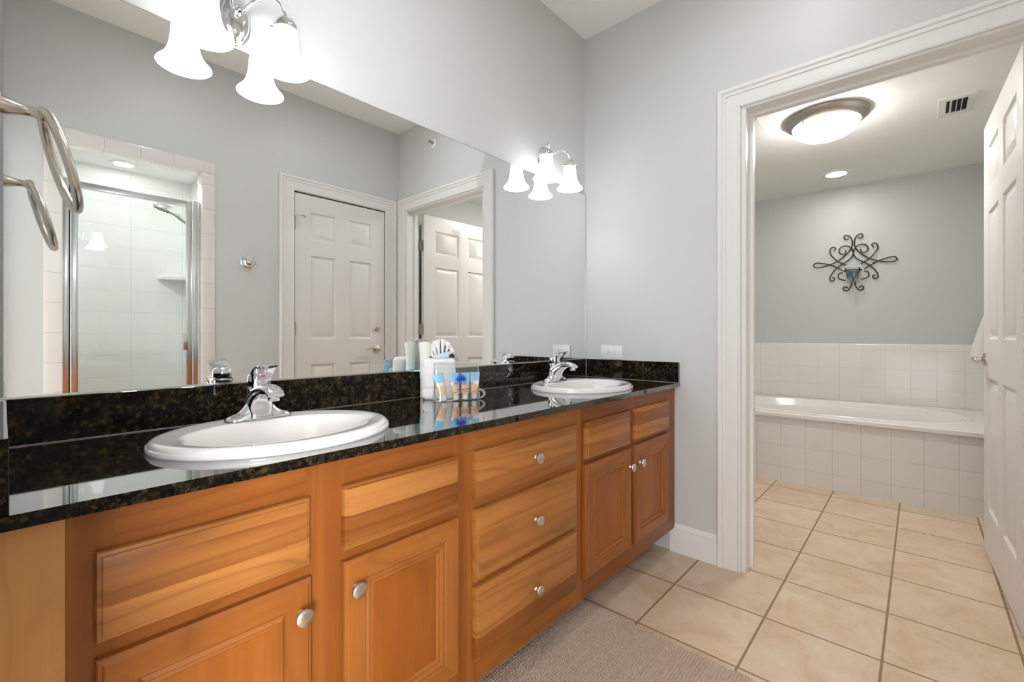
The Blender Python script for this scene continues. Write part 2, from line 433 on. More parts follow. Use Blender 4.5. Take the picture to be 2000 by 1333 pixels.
# bedroom beyond the left doorway, where the photographer stands; its windows are added to send in fill daylight
BX0, BX1 = -5.1, LX-0.12
struct(MB().box(BX0, BX1, -3.2, 0.6, -0.05, 0.0).build('floor_bedroom', CARPET))
struct(MB().box(BX0, BX1, -3.2, 0.6, CZ, CZ+0.05).build('ceiling_bedroom', CEIL_M))
struct(MB().box(BX0, BX1, 0.6, 0.7, 0, CZ).build('wall_bedroom_left', PAINT))
m = MB(); m.box(BX0, -3.8, -3.3, -3.2, 0, CZ); m.box(-2.7, BX1, -3.3, -3.2, 0, CZ); m.box(-3.8, -2.7, -3.3, -3.2, 0, 0.50); m.box(-3.8, -2.7, -3.3, -3.2, 1.80, CZ)
struct(m.build('wall_bedroom_right', PAINT))
m = MB()
for x in (-3.8, -3.275, -2.75): m.box(x, x+0.05, -3.28, -3.22, 0.50, 1.80)
for z in (0.50, 1.125, 1.75): m.box(-3.75, -2.7, -3.28, -3.22, z, z+0.05)
w2 = struct(m.build('fill_window_2', TRIM_M))  # added, unseen opening that frames the second fill lamp
MB().box(-3.75, -2.75, -3.255, -3.250, 0.55, 1.75).build('pane', PANE, w2)
struct(MB().box(BX1, BX1+0.1, 0.12, 0.6, 0, CZ).box(BX1, BX1+0.1, -3.2, -1.96, 0, CZ).build('wall_bedroom_front', PAINT))
m = MB(); m.box(BX0-0.1, BX0, -3.2, -3.1, 0, CZ); m.box(BX0-0.1, BX0, -2.0, 0.6, 0, CZ); m.box(BX0-0.1, BX0, -3.1, -2.0, 0, 0.8); m.box(BX0-0.1, BX0, -3.1, -2.0, 2.2, CZ)
struct(m.build('wall_bedroom_back', PAINT))
m = MB()
for y in (-3.1, -2.575, -2.05): m.box(BX0-0.08, BX0-0.02, y, y+0.05, 0.8, 2.2)
for z in (0.8, 1.475, 2.15): m.box(BX0-0.08, BX0-0.02, -3.05, -2.0, z, z+0.05)
w1 = struct(m.build('fill_window_1', TRIM_M))  # added, unseen opening that frames the first fill lamp
MB().box(BX0-0.055, BX0-0.05, -3.05, -2.05, 0.85, 2.15).build('pane', PANE, w1)
# shower cell
SHX0, SHX1, SHY = -2.34, -1.235, -2.79
struct(MB().box(SHX0-0.1, SHX1+0.1, SHY-0.1, SHY, 0, SZ+0.2).build('wall_shower_back', TILE_SHX), 'white tiled back wall of the shower')
struct(MB().box(SHX1, SHX1+0.1, SHY, -1.96, 0, SZ+0.2).build('wall_shower_left', TILE_SHY), 'white tiled side wall of the shower')
struct(MB().box(SHX0-0.1, SHX0, SHY, -1.96, 0, SZ+0.2).build('wall_shower_right', TILE_SHY), 'white tiled side wall of the shower')
struct(MB().box(SHX0, SHX1, SHY, -1.96, SZ, SZ+0.05).build('ceiling_shower', CEIL_M), 'white shower ceiling')
struct(MB().box(SHX0, SHX1, SHY, -1.96, -0.05, 0.03).build('floor_shower', ACRYL), 'white shower floor')
struct(MB().box(SX0, SX1, -1.96, FY+0.01, 0, 0.11).build('trim_5', TILE_BV, bevel=0.006), 'tiled shower curb')
# tile border round the shower opening (face and reveal)
m = MB()
m.box(-2.073, SX0+0.008, FY-0.10, FY+0.009, 0.11, SZO-0.008, 0); m.box(SX1-0.008, -1.334, FY-0.10, FY+0.009, 0.11, SZO-0.008, 0)
m.box(-2.073, -1.334, FY-0.10, FY+0.009, SZO-0.008, 2.122, 1)
struct(m.build('trim_4', [TILE_BV, TILE_BH], bevel=0.005), 'pinkish white tile border round the shower')

# casings: moulded profile swept round an opening. profile = (distance outwards from the opening, height off the wall)
CAS = [(0.0, 0.0), (0.0, 0.010), (0.006, 0.013), (0.012, 0.010), (0.018, 0.0115), (0.058, 0.0125), (0.060, 0.017), (0.070, 0.0185),
       (0.074, 0.015), (0.079, 0.021), (0.092, 0.023), (0.096, 0.018), (0.096, 0.0)]
def casing(name, a0, a1, top, place, scale=1.0):
    """a0<a1 along the wall; place(a, off, z) -> point"""
    loops = []
    for k, (ca, cz) in enumerate([(a0, 0), (a0, top), (a1, top), (a1, 0)]):
        L = []
        for d, h in CAS:
            d *= scale
            sa = -1 if k < 2 else 1
            L.append(place(ca + sa*d, h, cz + (d if k in (1, 2) else 0)))
        loops.append(L)
    m = MB(); m.loft(loops, True, True, True)
    return m.build(name, TRIM_M, angle=25)
struct(casing('trim_1', OP1-0.005, OP0+0.005, OPZ-0.005, lambda a, h, z: (-h, a, z)), 'white moulded casing round the tub doorway')
struct(casing('trim_2', DX0-0.004, DX1+0.004, DZO+0.004, lambda a, h, z: (a, FY+h, z)), 'white moulded casing round the closed closet door')
# jambs with stop
m = MB()
J = [(-0.0, 0.0), (0.0, 0.016), (0.072, 0.016), (0.072, 0.028), (0.102, 0.028), (0.102, 0.016), (0.12, 0.016), (0.12, 0.0)]
loops = []
for k, (a, z) in enumerate([(OP0, 0), (OP0, OPZ), (OP1, OPZ), (OP1, 0)]):
    sa = -1 if k < 2 else 1
    loops.append([(x, a + sa*d, z - (d if k in (1, 2) else 0)) for x, d in J])
m.loft(loops, True, True, True)
struct(m.build('trim_3', TRIM_M, angle=25), 'white jamb of the tub doorway')
m = MB()
for x0, x1 in ((DX0, DX0+0.003), (DX1-0.003, DX1)): m.box(x0, x1, FY-0.11, FY, 0, DZO)
m.box(DX0, DX1, FY-0.11, FY, DZO-0.003, DZO); m.box(DX0, DX1, FY-0.115, FY-0.06, 0, DZO)
struct(m.build('trim_6', DARK), 'dark gap round the closet door')
# baseboards
BP = [(0.0, 0.0), (0.014, 0.0), (0.014, 0.100), (0.011, 0.108), (0.012, 0.116), (0.007, 0.128), (0.003, 0.136), (0.0, 0.137)]
def baseb(name, p0, p1, nrm, label=None):
    L = [[(p[0]+nrm[0]*d, p[1]+nrm[1]*d, z) for d, z in BP] for p in (p0, p1)]
    return struct(MB().loft(L, True, True, True).build(name, TRIM_M, angle=25), label)
baseb('baseboard_right', (0, -0.50), (0, OP0+0.100), (-1, 0), 'white baseboard between vanity and doorway')
baseb('baseboard_front', (-1.334, FY), (DX0-0.10, FY), (0, 1))
baseb('baseboard_tub', (0.12, -0.725), (0.12, 0.0), (1, 0))

# ---------------------------------------------------------------- doors
def six_panel(w, h, t, cols, rows):
    """slab, x 0..w, z 0..h, front face y=0 looking -y, back y=t, moulded panels both sides"""
    m = MB(); xs = [0] + [c for ab in cols for c in ab] + [w]; zs = [0] + [c for ab in rows for c in ab] + [h]
    for face, (y, sg) in enumerate(((0.0, 1), (t, -1))):
        for i in range(len(xs)-1):
            for j in range(len(zs)-1):
                if i % 2 == 1 and j % 2 == 1:
                    st = [(0, y), (0.004, y+sg*0.001), (0.012, y+sg*0.0095), (0.022, y+sg*0.0110), (0.048, y+sg*0.0020), (0.052, y+sg*0.0014)]
                    m.rects(xs[i], xs[i+1], zs[j], zs[j+1], st)
                else:
                    m.add([(xs[i], y, zs[j]), (xs[i+1], y, zs[j]), (xs[i+1], y, zs[j+1]), (xs[i], y, zs[j+1])], [(0, 1, 2, 3)])
    for (a, b_) in (((0, 0), (w, 0)), ((w, 0), (w, h)), ((w, h), (0, h)), ((0, h), (0, 0))):
        m.add([(a[0], 0, a[1]), (b_[0], 0, b_[1]), (b_[0], t, b_[1]), (a[0], t, a[1])], [(0, 1, 2, 3)])
    bm = bmesh.new(); 
    me = bpy.data.meshes.new('d'); me.from_pydata(m.v, [], m.f); bm.from_mesh(me)
    bmesh.ops.remove_doubles(bm, verts=bm.verts, dist=1e-5); bmesh.ops.recalc_face_normals(bm, faces=bm.faces)
    out = MB(); bm.verts.index_update()
    out.add([v.co[:] for v in bm.verts], [[v.index for v in f.verts] for f in bm.faces]); bm.free(); bpy.data.meshes.remove(me)
    return out
def lever(parent, x, z, y, sgn, lx):
    """rose and curved lever on a face at y, out along sgn*y, lever pointing lx along x"""
    g = MB()
    g.lathe([(0.0, 0.0), (0.033, 0.0), (0.033, 0.005), (0.028, 0.010), (0.016, 0.013), (0.011, 0.018), (0.011, 0.045), (0.0, 0.045)], ax='y', seg=28)
    pts = crv([(0, 0.042, 0), (lx*0.03, 0.045, 0.006), (lx*0.065, 0.046, 0.009), (lx*0.10, 0.044, 0.0), (lx*0.118, 0.042, -0.006)], 5)
    n = len(pts); g.tube(pts, [0.0115 - 0.006*i/(n-1) for i in range(n)], 12)
    g.xf(Matrix.Translation((x, y, z)) @ Matrix.Diagonal((1, sgn, 1, 1)))
    return g.build('door_handle', NICKEL, parent)
def hinge(parent, x, y, z, leaf_dx, leaf_dy):
    g = MB()
    for k in range(5): g.lathe([(0.0, 0), (0.006, 0), (0.006, 0.0165), (0.0, 0.0165)], (x, y, z - 0.0425 + k*0.017), seg=12)
    g.lathe([(0.0, 0), (0.004, 0), (0.0045, 0.004), (0, 0.006)], (x, y, z+0.0425), seg=12)
    for dx, dy in (leaf_dx, leaf_dy):
        a = Vector((x, y, 0)); b_ = a + Vector((dx, dy, 0)); nv = Vector((-dy, dx, 0)).normalized()*0.0012
        g.loft([[(*(p+q).xy, zz) for p, q in ((a, nv), (b_, nv), (b_, -nv), (a, -nv))] for zz in (z-0.044, z+0.044)], True, True, True)
    return g.build('hinge', NICKEL_D, parent)
ROWS = [(0.215, 0.845), (1.02, 1.625), (1.73, 1.935)]
# closet door in the wall opposite the mirror (looks to +y)
dw = 0.713
d2 = thing('door_2', 'closed white six-panel closet door seen only in the mirror', 'door', (-0.136, FY-0.001, 0.012), PI)
d2['kind'] = 'structure'
six_panel(dw, 2.050, 0.035, [(0.11, 0.305), (0.41, 0.605)], ROWS).build('door_leaf', DOOR_M, d2, angle=20)
lever(d2, 0.068, 0.94, 0.0, -1, 1)
g = MB(); g.lathe([(0, 0), (0.031, 0), (0.031, -0.004), (0.026, -0.012), (0.022, -0.015), (0, -0.016)], (0.07, 0, 1.108), 'y', 28)
g.lathe([(0, -0.015), (0.011, -0.015), (0.011, -0.020), (0, -0.020)], (0.07, 0, 1.108), 'y', 20)
g.build('deadbolt', NICKEL, d2)
for z in (0.24, 1.094, 1.836): hinge(d2, dw+0.0015, -0.0075, z, (-0.006, 0.005), (0.006, 0.005))
g = MB(); g.tube([(dw, -0.012, 1.885), (dw-0.012, -0.03, 1.888), (dw-0.045, -0.05, 1.885), (dw-0.052, -0.052, 1.88)], 0.004, 8)
g.lathe([(0, 0), (0.008, 0), (0.008, 0.012), (0, 0.012)], (dw-0.052, -0.052, 1.872), 'z', 12)
g.build('hinge_stop', NICKEL, d2)
g = MB().box(-0.003, 0.0, -0.002, 0.02, 0.905, 0.975); g.build('strike_plate', NICKEL_D, d2)
# tub room door, open 90 degrees into the tub room
tw = 0.868
d1 = thing('door_1', 'open white six-panel door at the right edge of the tub doorway', 'door', (0.142, -1.684, 0.02), R(1.95))
d1['kind'] = 'structure'
lf = six_panel(tw, 2.055, 0.035, [(0.115, 0.385), (0.487, 0.757)], ROWS)
lf.xf(Matrix.Translation((tw, 0, 0)) @ Matrix.Rotation(PI, 4, 'Z')).build('door_leaf', DOOR_M, d1, angle=20)
lever(d1, tw-0.065, 0.925, 0.0, 1, -1)
lever(d1, tw-0.065, 0.925, -0.035, -1, -1)
for z in (0.24, 1.09, 1.795): hinge(d1, -0.0050, -0.0385, z, (0.0035, 0.034), (-0.034, 0.0015))

# ---------------------------------------------------------------- vanity
FYF = -0.520          # face of the frames
FD = 0.020            # fronts stand this far off
CT, CB = 0.831, 0.811 # counter top / underside
KZ = 0.118            # underside of the cabinets
def slab_front(x0, x1, z0, z1, parent, name, mat=None):
    """drawer front with a stepped, rounded edge"""
    y = FYF - FD
    st = [(0.0, FYF-0.0005), (0.0, y+0.009), (0.0015, y+0.006), (0.006, y+0.0045), (0.0075, y+0.002), (0.013, y)]
    return MB().rects(x0, x1, z0, z1, st).build(name, mat or WOOD_XP, parent, angle=30)
def framed_door(x0, x1, z0, z1, parent):
    y = FYF - FD; fw = 0.058
    st = [(0.0, FYF-0.0005), (0.0, y+0.007), (0.002, y+0.004), (0.006, y+0.003), (0.009, y), (fw-0.012, y), (fw-0.008, y+0.0045),
          (fw-0.003, y+0.001), (fw, y+0.0015), (fw+0.004, y+0.007), (fw+0.010, y+0.005), (fw+0.014, y+0.0105)]
    d = MB().rects(x0, x1, z0, z1, st, (1, 0, 0), cap=False).build('cabinet_door', [WOOD_X, WOOD_Z], parent, angle=30)
    i = fw+0.012
    MB().box(x0+i, x1-i, y+0.0100, y+0.016, z0+i, z1-i).build('door_panel', WOOD_ZP, d, smooth=False)
    return d
KNOB = None
def knob(x, z, parent):
    g = MB()
    g.lathe([(0, 0.0), (0.0075, 0.0), (0.008, -0.002), (0.0055, -0.006), (0.005, -0.010), (0.0075, -0.014), (0.0158, -0.0175), (0.0168, -0.0195), (0.0158, -0.022),
             (0.011, -0.0245), (0.0045, -0.0256), (0, -0.0258)], (0, 0, 0), 'y', 28)
    return g.build('knob', NICKEL, parent, loc=(x, FYF-FD, z))
def cab_box(parent, x0, x1, stiles, rails):
    """carcass panels and face frame; stiles = [(x0,x1)], rails = [(z0,z1)]"""
    c = MB()
    c.box(x0, x0+0.016, FYF+0.019, -0.012, KZ, CB-0.001, 1); c.box(x1-0.016, x1, FYF+0.019, -0.012, KZ, CB-0.001, 1)
    c.box(x0+0.016, x1-0.016, FYF+0.019, -0.012, KZ, KZ+0.016); c.box(x0+0.016, x1-0.016, -0.018, -0.012, KZ+0.016, CB-0.001)
    c.build('carcass', [WOOD_X, WOOD_Z], parent, smooth=False)
    f = MB()
    for a, b_ in stiles: f.box(a, b_, FYF, FYF+0.019, KZ, CB-0.001, 1)
    xs = sorted(stiles)
    for z0, z1 in rails:
        for (a, b_), (c_, d) in zip(xs[:-1], xs[1:]): f.box(b_, c_, FYF, FYF+0.019, z0, z1, 0)
    # the frame's backing closes the openings behind the fronts
    f.box(x0+0.02, x1-0.02, FYF+0.012, FYF+0.018, KZ+0.02, CB-0.03, 1)
    f.build('face_frame', [WOOD_X, WOOD_Z], parent, smooth=False)
    k = MB().box(x0, x1, -0.385, -0.373, 0.0, KZ); k.build('toe_kick', KICK, parent, smooth=False)

RAILS3 = [(KZ, 0.20), (0.575, 0.63), (0.735, CB-0.001)]
ua = thing('vanity_cabinet', 'cherry cabinet under the near sink, two doors below false fronts', 'cabinet', group='cherry vanity cabinets')
cab_box(ua, -2.147, -1.3845, [(-2.147, -2.095), (-1.81, -1.73), (-1.44, -1.3845)], RAILS3)
slab_front(-2.117, -1.808, 0.617, 0.748, ua, 'false_front'); slab_front(-1.737, -1.426, 0.617, 0.752, ua, 'false_front')
da = framed_door(-2.117, -1.806, 0.192, 0.592, ua); knob(-1.829, 0.533, da)
db = framed_door(-1.739, -1.424, 0.192, 0.594, ua); knob(-1.717, 0.537, db)
ub = thing('drawer_cabinet', 'cherry cabinet with three drawers between the two sink cabinets', 'cabinet', group='cherry vanity cabinets')
cab_box(ub, -1.3843, -0.8372, [(-1.3843, -1.345), (-0.895, -0.8372)], [(KZ, 0.20), (0.372, 0.405), (0.586, 0.63), (0.735, CB-0.001)])
for z0, z1, kz in ((0.618, 0.752, 0.688), (0.402, 0.596, 0.497), (0.185, 0.386, 0.284)):
    d = slab_front(-1.365, -0.884, z0, z1, ub, 'drawer'); knob(-1.117, kz, d)
uc = thing('vanity_cabinet', 'cherry cabinet under the far sink beside the doorway wall', 'cabinet', group='cherry vanity cabinets')
cab_box(uc, -0.8370, -0.004, [(-0.8370, -0.80), (-0.50, -0.44), (-0.13, -0.004)], RAILS3)
slab_front(-0.821, -0.492, 0.617, 0.752, uc, 'false_front'); slab_front(-0.447, -0.105, 0.617, 0.754, uc, 'false_front')
dc = framed_door(-0.830, -0.487, 0.192, 0.600, uc); knob(-0.510, 0.528, dc)
dd = framed_door(-0.455, -0.112, 0.192, 0.602, uc); knob(-0.420, 0.528, dd)
fl = MB().box(LX+0.001, -2.1475, FYF-0.001, FYF+0.02, KZ, CB-0.001)
tag(fl.build('filler_strip', WOOD_PALE, smooth=False), 'pale upright wood filler strip at the left end of the vanity', 'filler strip')

# countertop with two oval cut-outs
SINKS = [(-1.768, -0.300), (-0.490, -0.300)]
SA, SB = 0.255, 0.210
ctop = thing('countertop', 'polished black-brown granite countertop over the cherry cabinets', 'countertop')
def ctop_mesh():
    m = MB(); X0, X1, Y0, Y1 = LX+0.001, -0.001, -0.546, -0.001
    n = 64; hx, hy = 0.235, 0.185
    cuts = sorted(SINKS)
    xs = [X0]
    for cx, cy in cuts: xs += [cx-0.27, cx+0.27]
    xs.append(X1)
    for z, sg in ((CT, 1), (CB, -1)):
        for i in range(0, len(xs), 2): m.add([(xs[i], Y0, z), (xs[i+1], Y0, z), (xs[i+1], Y1, z), (xs[i], Y1, z)], [(0, 1, 2, 3)])
        for cx, cy in cuts:
            inner, outer = [], []
            for k in range(n):
                a = 2*PI*(k+0.5)/n; ca, sa = math.cos(a), math.sin(a)
                inner.append((cx+hx*ca, cy+hy*sa, z))
                tx = 0.27/abs(ca) if abs(ca) > 1e-6 else 1e9
                ty = ((Y1-cy) if sa > 0 else (cy-Y0))/abs(sa) if abs(sa) > 1e-6 else 1e9
                s_ = min(tx, ty); outer.append((cx+ca*s_, cy+sa*s_, z))
            m.loft([outer, inner])
            for sx in (-1, 1):
                for yy in (Y0, Y1):
                    pts = [p for p in outer if (p[0]-cx)*sx > 0 and ((p[1] < cy) == (yy == Y0))]
                    onx = min(pts, key=lambda p: abs(p[1]-yy) + (0 if abs(abs(p[0]-cx)-0.27) < 1e-6 else 9))
                    ony = max((p for p in pts if abs(p[1]-yy) < 1e-6), key=lambda p: (p[0]-cx)*sx)
                    m.add([onx, (cx+sx*0.27, yy, z), ony], [(0, 1, 2)])
    for cx, cy in cuts:
        m.loft([[(cx+hx*math.cos(2*PI*(k+.5)/n), cy+hy*math.sin(2*PI*(k+.5)/n), z) for k in range(n)] for z in (CB, CT)])
    e = [(X0, Y0), (X1, Y0), (X1, Y1), (X0, Y1)]
    for i in range(4):
        a, b_ = e[i], e[(i+1) % 4]; m.add([(*a, CB), (*b_, CB), (*b_, CT), (*a, CT)], [(0, 1, 2, 3)])
    return m
ctop_mesh().build('slab', GRANITE, ctop, smooth=False)
MB().box(LX+0.001, -0.001, -0.021, -0.001, CT+0.0005, 0.930).build('backsplash', GRANITE, ctop, bevel=0.0012, bseg=1)
MB().box(-0.021, -0.001, -0.545, -0.0215, CT+0.0005, 0.930).build('side_splash', GRANITE, ctop, bevel=0.0012, bseg=1)
MB().box(LX+0.001, LX+0.0215, -0.545, -0.0215, CT+0.0005, 0.930).build('side_splash', GRANITE, ctop, bevel=0.0012, bseg=1)
g = MB(); g.tube([(LX+0.024, -0.0225, CT+0.0012), (-0.022, -0.0225, CT+0.0012)], 0.0009, 6); g.tube([(-0.0225, -0.022, CT+0.0012), (-0.0225, -0.54, CT+0.0012)], 0.0009, 6)
g.tube([(-0.0225, -0.0225, CT), (-0.0225, -0.0225, 0.929)], 0.0008, 6)
g.build('caulk_line', NICKEL_D, ctop)

# sinks
def make_sink():
    m = MB(); n = 72
    P = [(0.2535, 0.2085, 0.0, 0.0002), (0.2545, 0.2095, 0.0, 0.002), (0.255, 0.210, 0.0, 0.006), (0.2535, 0.2085, 0.0, 0.0095), (0.2495, 0.2045, 0.0, 0.0105), (0.2500, 0.2050, 0.0, 0.012),
         (0.2485, 0.2035, 0.0, 0.0165), (0.243, 0.198, 0.0, 0.0195), (0.235, 0.190, 0.0, 0.0200), (0.222, 0.176, -0.001, 0.0185), (0.208, 0.150, -0.014, 0.0175), (0.201, 0.143, -0.016, 0.0165),
         (0.195, 0.138, -0.017, 0.010), (0.189, 0.133, -0.017, -0.010), (0.178, 0.124, -0.017, -0.050), (0.155, 0.106, -0.016, -0.090), (0.115, 0.078, -0.014, -0.116), (0.060, 0.042, -0.012, -0.128), (0.022, 0.022, -0.010, -0.131)]
    m.loft([[(a*math.cos(2*PI*k/n), b_*math.sin(2*PI*k/n)+dy, z) for k in range(n)] for a, b_, dy, z in P], True, False, False)
    s_ = thing('sink', 'white oval drop-in sink nearest the camera, left end of the counter', 'sink', (SINKS[0][0], SINKS[0][1], CT), group='oval sinks')
    m.build('basin', PORC, s_, angle=50)
    g = MB(); g.lathe([(0.024, -0.130), (0.025, -0.128), (0.020, -0.1275), (0.016, -0.131), (0.0, -0.131)], (0, -0.010, 0), seg=24)
    g.lathe([(0.0, -0.122), (0.010, -0.123), (0.0145, -0.126), (0.0145, -0.129)], (0, -0.010, 0), seg=20)
    g.build('drain', CHROME, s_)
    g = MB(); g.lathe([(0.0, 0.0), (0.007, 0.0), (0.007, 0.002), (0.0, 0.002)], (0, 0, 0), 'y', 16)
    g.build('overflow_hole', BLACK, s_, loc=(0, 0.118, -0.012))
    return s_
s1 = make_sink()
s2 = copy_tree(s1); s2.location = (SINKS[1][0], SINKS[1][1], CT); s2['label'] = 'white oval drop-in sink at the far end, beside the doorway wall'

# faucets: single-handle centreset. local: origin on the sink deck, spout towards -y
def make_faucet():
    f = thing('faucet', 'chrome single-handle faucet on the sink nearest the camera', 'faucet', (SINKS[0][0], SINKS[0][1]+0.148, CT+0.0195), group='chrome faucets')
    m = MB()
    # base plate with two drooping lobes
    st = []
    for x, hy, hz in ((-0.078, 0.006, 0.003), (-0.075, 0.014, 0.008), (-0.066, 0.021, 0.013), (-0.052, 0.024, 0.017), (-0.040, 0.023, 0.026), (-0.030, 0.024, 0.038), (-0.015, 0.025, 0.046), (0.0, 0.025, 0.048)):
        st.append((x, hy, hz))
    st += [(-x, a, b_) for x, a, b_ in reversed(st[:-1])]
    loops = []
    for x, hy, hz in st:
        loops.append([(x, hy*math.cos(a), max(0.0, hz*math.sin(a))) for a in [PI*k/12 for k in range(13)]])
    m.loft(loops, False); m.build('base_plate', CHROME, f, angle=60)
    # body and spout in one broad sweep: dark domed top, flat concave underside
    b_ = MB(); secs = []
    for y, z, hw, th in ((0.016, 0.010, 0.031, 0.016), (0.010, 0.036, 0.030, 0.019), (-0.004, 0.056, 0.028, 0.019), (-0.028, 0.071, 0.026, 0.016), (-0.055, 0.078, 0.0235, 0.0125), (-0.082, 0.078, 0.0215, 0.0105), (-0.102, 0.072, 0.0205, 0.0095), (-0.112, 0.066, 0.019, 0.0085)):
        secs.append((Vector((0, y, z)), hw, th))
    loops = []
    for i, (p, hw, th) in enumerate(secs):
        d_ = (secs[min(i+1, len(secs)-1)][0] - secs[max(i-1, 0)][0]).normalized(); nn = Vector((0, -d_.z, d_.y)); nn = -nn if nn.z < 0 and i > 2 else nn
        if i <= 2: nn = Vector((0, d_.z, -d_.y))
        L = []
        for k in range(28):
            a = 2*PI*k/28; c_, s_ = math.cos(a), math.sin(a)
            x = math.copysign(abs(c_)**0.7, c_)*hw; h = (abs(s_)**0.8)*th*(1.0 if s_ > 0 else -0.55)
            L.append(p + Vector((x, 0, 0)) + nn*h)
        loops.append(L)
    fine = []
    for i in range(len(loops)-1):
        for q in range(3):
            t_ = q/3; a0, a1, a2, a3 = loops[max(i-1, 0)], loops[i], loops[i+1], loops[min(i+2, len(loops)-1)]
            fine.append([0.5*((2*B)+(C_-A)*t_+(2*A-5*B+4*C_-D)*t_*t_+(3*B-A-3*C_+D)*t_**3) for A, B, C_, D in zip(a0, a1, a2, a3)])
    fine.append(loops[-1])
    b_.loft(fine, True, True, True)
    # skirt that carries the spout's sides down to the plate
    L = []
    for z, hw, y0, y1 in ((0.004, 0.034, -0.030, 0.026), (0.020, 0.031, -0.028, 0.024), (0.036, 0.0285, -0.032, 0.022), (0.050, 0.027, -0.044, 0.018), (0.062, 0.0245, -0.062, 0.010), (0.068, 0.022, -0.078, 0.000)):
        L.append([(math.copysign(abs(math.cos(2*PI*k/28))**0.7, math.cos(2*PI*k/28))*hw, (y0+y1)/2 + math.copysign(abs(math.sin(2*PI*k/28))**0.7, math.sin(2*PI*k/28))*(y1-y0)/2, z) for k in range(28)])
    b_.loft(L, True, True, True)
    b_.lathe([(0.0, 0.0), (0.0125, 0.0), (0.0135, 0.003), (0.0135, 0.014), (0.0, 0.014)], (0, -0.098, 0.053), seg=20)
    b_.build('spout', CHROME, f, angle=60)
    # column under the handle
    c = MB(); c.lathe([(0.0235, 0.0), (0.0235, 0.03), (0.023, 0.036), (0.0, 0.036)], (0, 0, 0), seg=28)
    c.xf(Matrix.Translation((0, 0.006, 0.046)) @ Matrix.Rotation(R(-12), 4, 'X'))
    c.build('column', CHROME, f, angle=60)
    c = MB(); c.lathe([(0.0234, 0.0), (0.0242, 0.0005), (0.0242, 0.003), (0.0234, 0.0035)], (0, 0, 0), seg=28)
    c.xf(Matrix.Translation((0, 0.0065, 0.046)) @ Matrix.Rotation(R(-12), 4, 'X') @ Matrix.Translation((0, 0, 0.034)))
    c.build('seal_ring', BLACK, f)
    h = MB()
    h.lathe([(0.0245, 0.0), (0.0262, 0.008), (0.0262, 0.022), (0.023, 0.031), (0.013, 0.037), (0.0, 0.0390)], (0, 0, 0), seg=32)
    # broad lever running out level over the spout, with a small lip
    L = []
    for y, hw, z, th in ((0.006, 0.021, 0.031, 0.007), (-0.014, 0.024, 0.0345, 0.0055), (-0.032, 0.0255, 0.036, 0.0045), (-0.050, 0.027, 0.0385, 0.0035), (-0.062, 0.0275, 0.042, 0.003)):
        L.append([(-hw, y, z), (-hw*0.5, y, z+th), (0, y, z+th*1.2), (hw*0.5, y, z+th), (hw, y, z), (hw*0.5, y, z-th*0.6), (0, y, z-th), (-hw*0.5, y, z-th*0.6)])
    h.loft(L, True, True, True)
    # front shield below the lever, flaring upwards
    L = []
    for z, hw, y in ((-0.006, 0.0215, -0.0235), (0.008, 0.0215, -0.0275), (0.020, 0.0235, -0.0325), (0.030, 0.0262, -0.041), (0.0365, 0.0272, -0.054)):
        L.append([(-hw, y+0.012, z), (-hw*0.93, y+0.002, z), (-hw*0.5, y-0.0005, z), (0, y-0.0012, z), (hw*0.5, y-0.0005, z), (hw*0.93, y+0.002, z), (hw, y+0.012, z), (hw*0.6, y+0.022, z), (-hw*0.6, y+0.022, z)])
    h.loft(L, True, True, True)
    MX = Matrix.Translation((0, -0.002, 0.083)) @ Matrix.Rotation(R(-12), 4, 'X')
    h.xf(MX); ho = h.build('handle', CHROME, f, angle=45)
    d = MB(); d.lathe([(0.0, 0.0), (0.0042, 0.0), (0.0042, -0.0015), (0.0, -0.0018)], (0, 0, 0), 'y', 16, mi=0)
    d2_ = MB()
    for sx, mi in ((-1, 0), (1, 1)):
        ring = [(sx*0.0042*math.sin(PI*k/10), -0.0016, 0.0042*math.cos(PI*k/10)) for k in range(11)]
        d2_.add(ring, [tuple(range(11))], mi)
        d2_.add([(x, 0.004, z) for x, y, z in ring] + ring, [(k, k+1, 12+k, 11+k) for k in range(10)], mi)
    d2_.xf(MX @ Matrix.Translation((0, -0.0345, 0.021)))
    d2_.build('temperature_dot', [RED_DOT, BLUE_DOT], ho)
    p = MB(); p.tube([(0, 0.030, 0.0), (0, 0.030, 0.055)], 0.0022, 8); p.lathe([(0, 0), (0.005, 0.001), (0.0055, 0.006), (0.003, 0.010), (0, 0.011)], (0, 0.030, 0.053), seg=14)
    p.build('lift_rod', CHROME, f)
    return f
f1 = make_faucet()
f2 = copy_tree(f1); f2.location = (SINKS[1][0], SINKS[1][1]+0.148, CT+0.0195); f2['label'] = 'chrome single-handle faucet on the far sink below the outlet'

# ---------------------------------------------------------------- mirror
mi = thing('wall_mirror', 'large frameless mirror over the black granite backsplash', 'mirror', (0, 0, 0))
MB().box(LX+0.0165, -0.004, -0.006, -0.0005, 0.9325, 1.857).build('mirror_glass', MIRROR, mi, smooth=False)
MB().box(LX+0.012, -0.003, -0.0075, -0.0004, 0.9302, 0.9342).build('bottom_channel', CHROME_BR, mi, smooth=False)
g = MB(); g.box(-0.0045, -0.0015, -0.0068, -0.0004, 0.934, 1.857); g.box(LX+0.0165, -0.0045, -0.0064, -0.0004, 1.857, 1.8585)
g.build('dark_edge', NICKEL_D, mi, smooth=False)

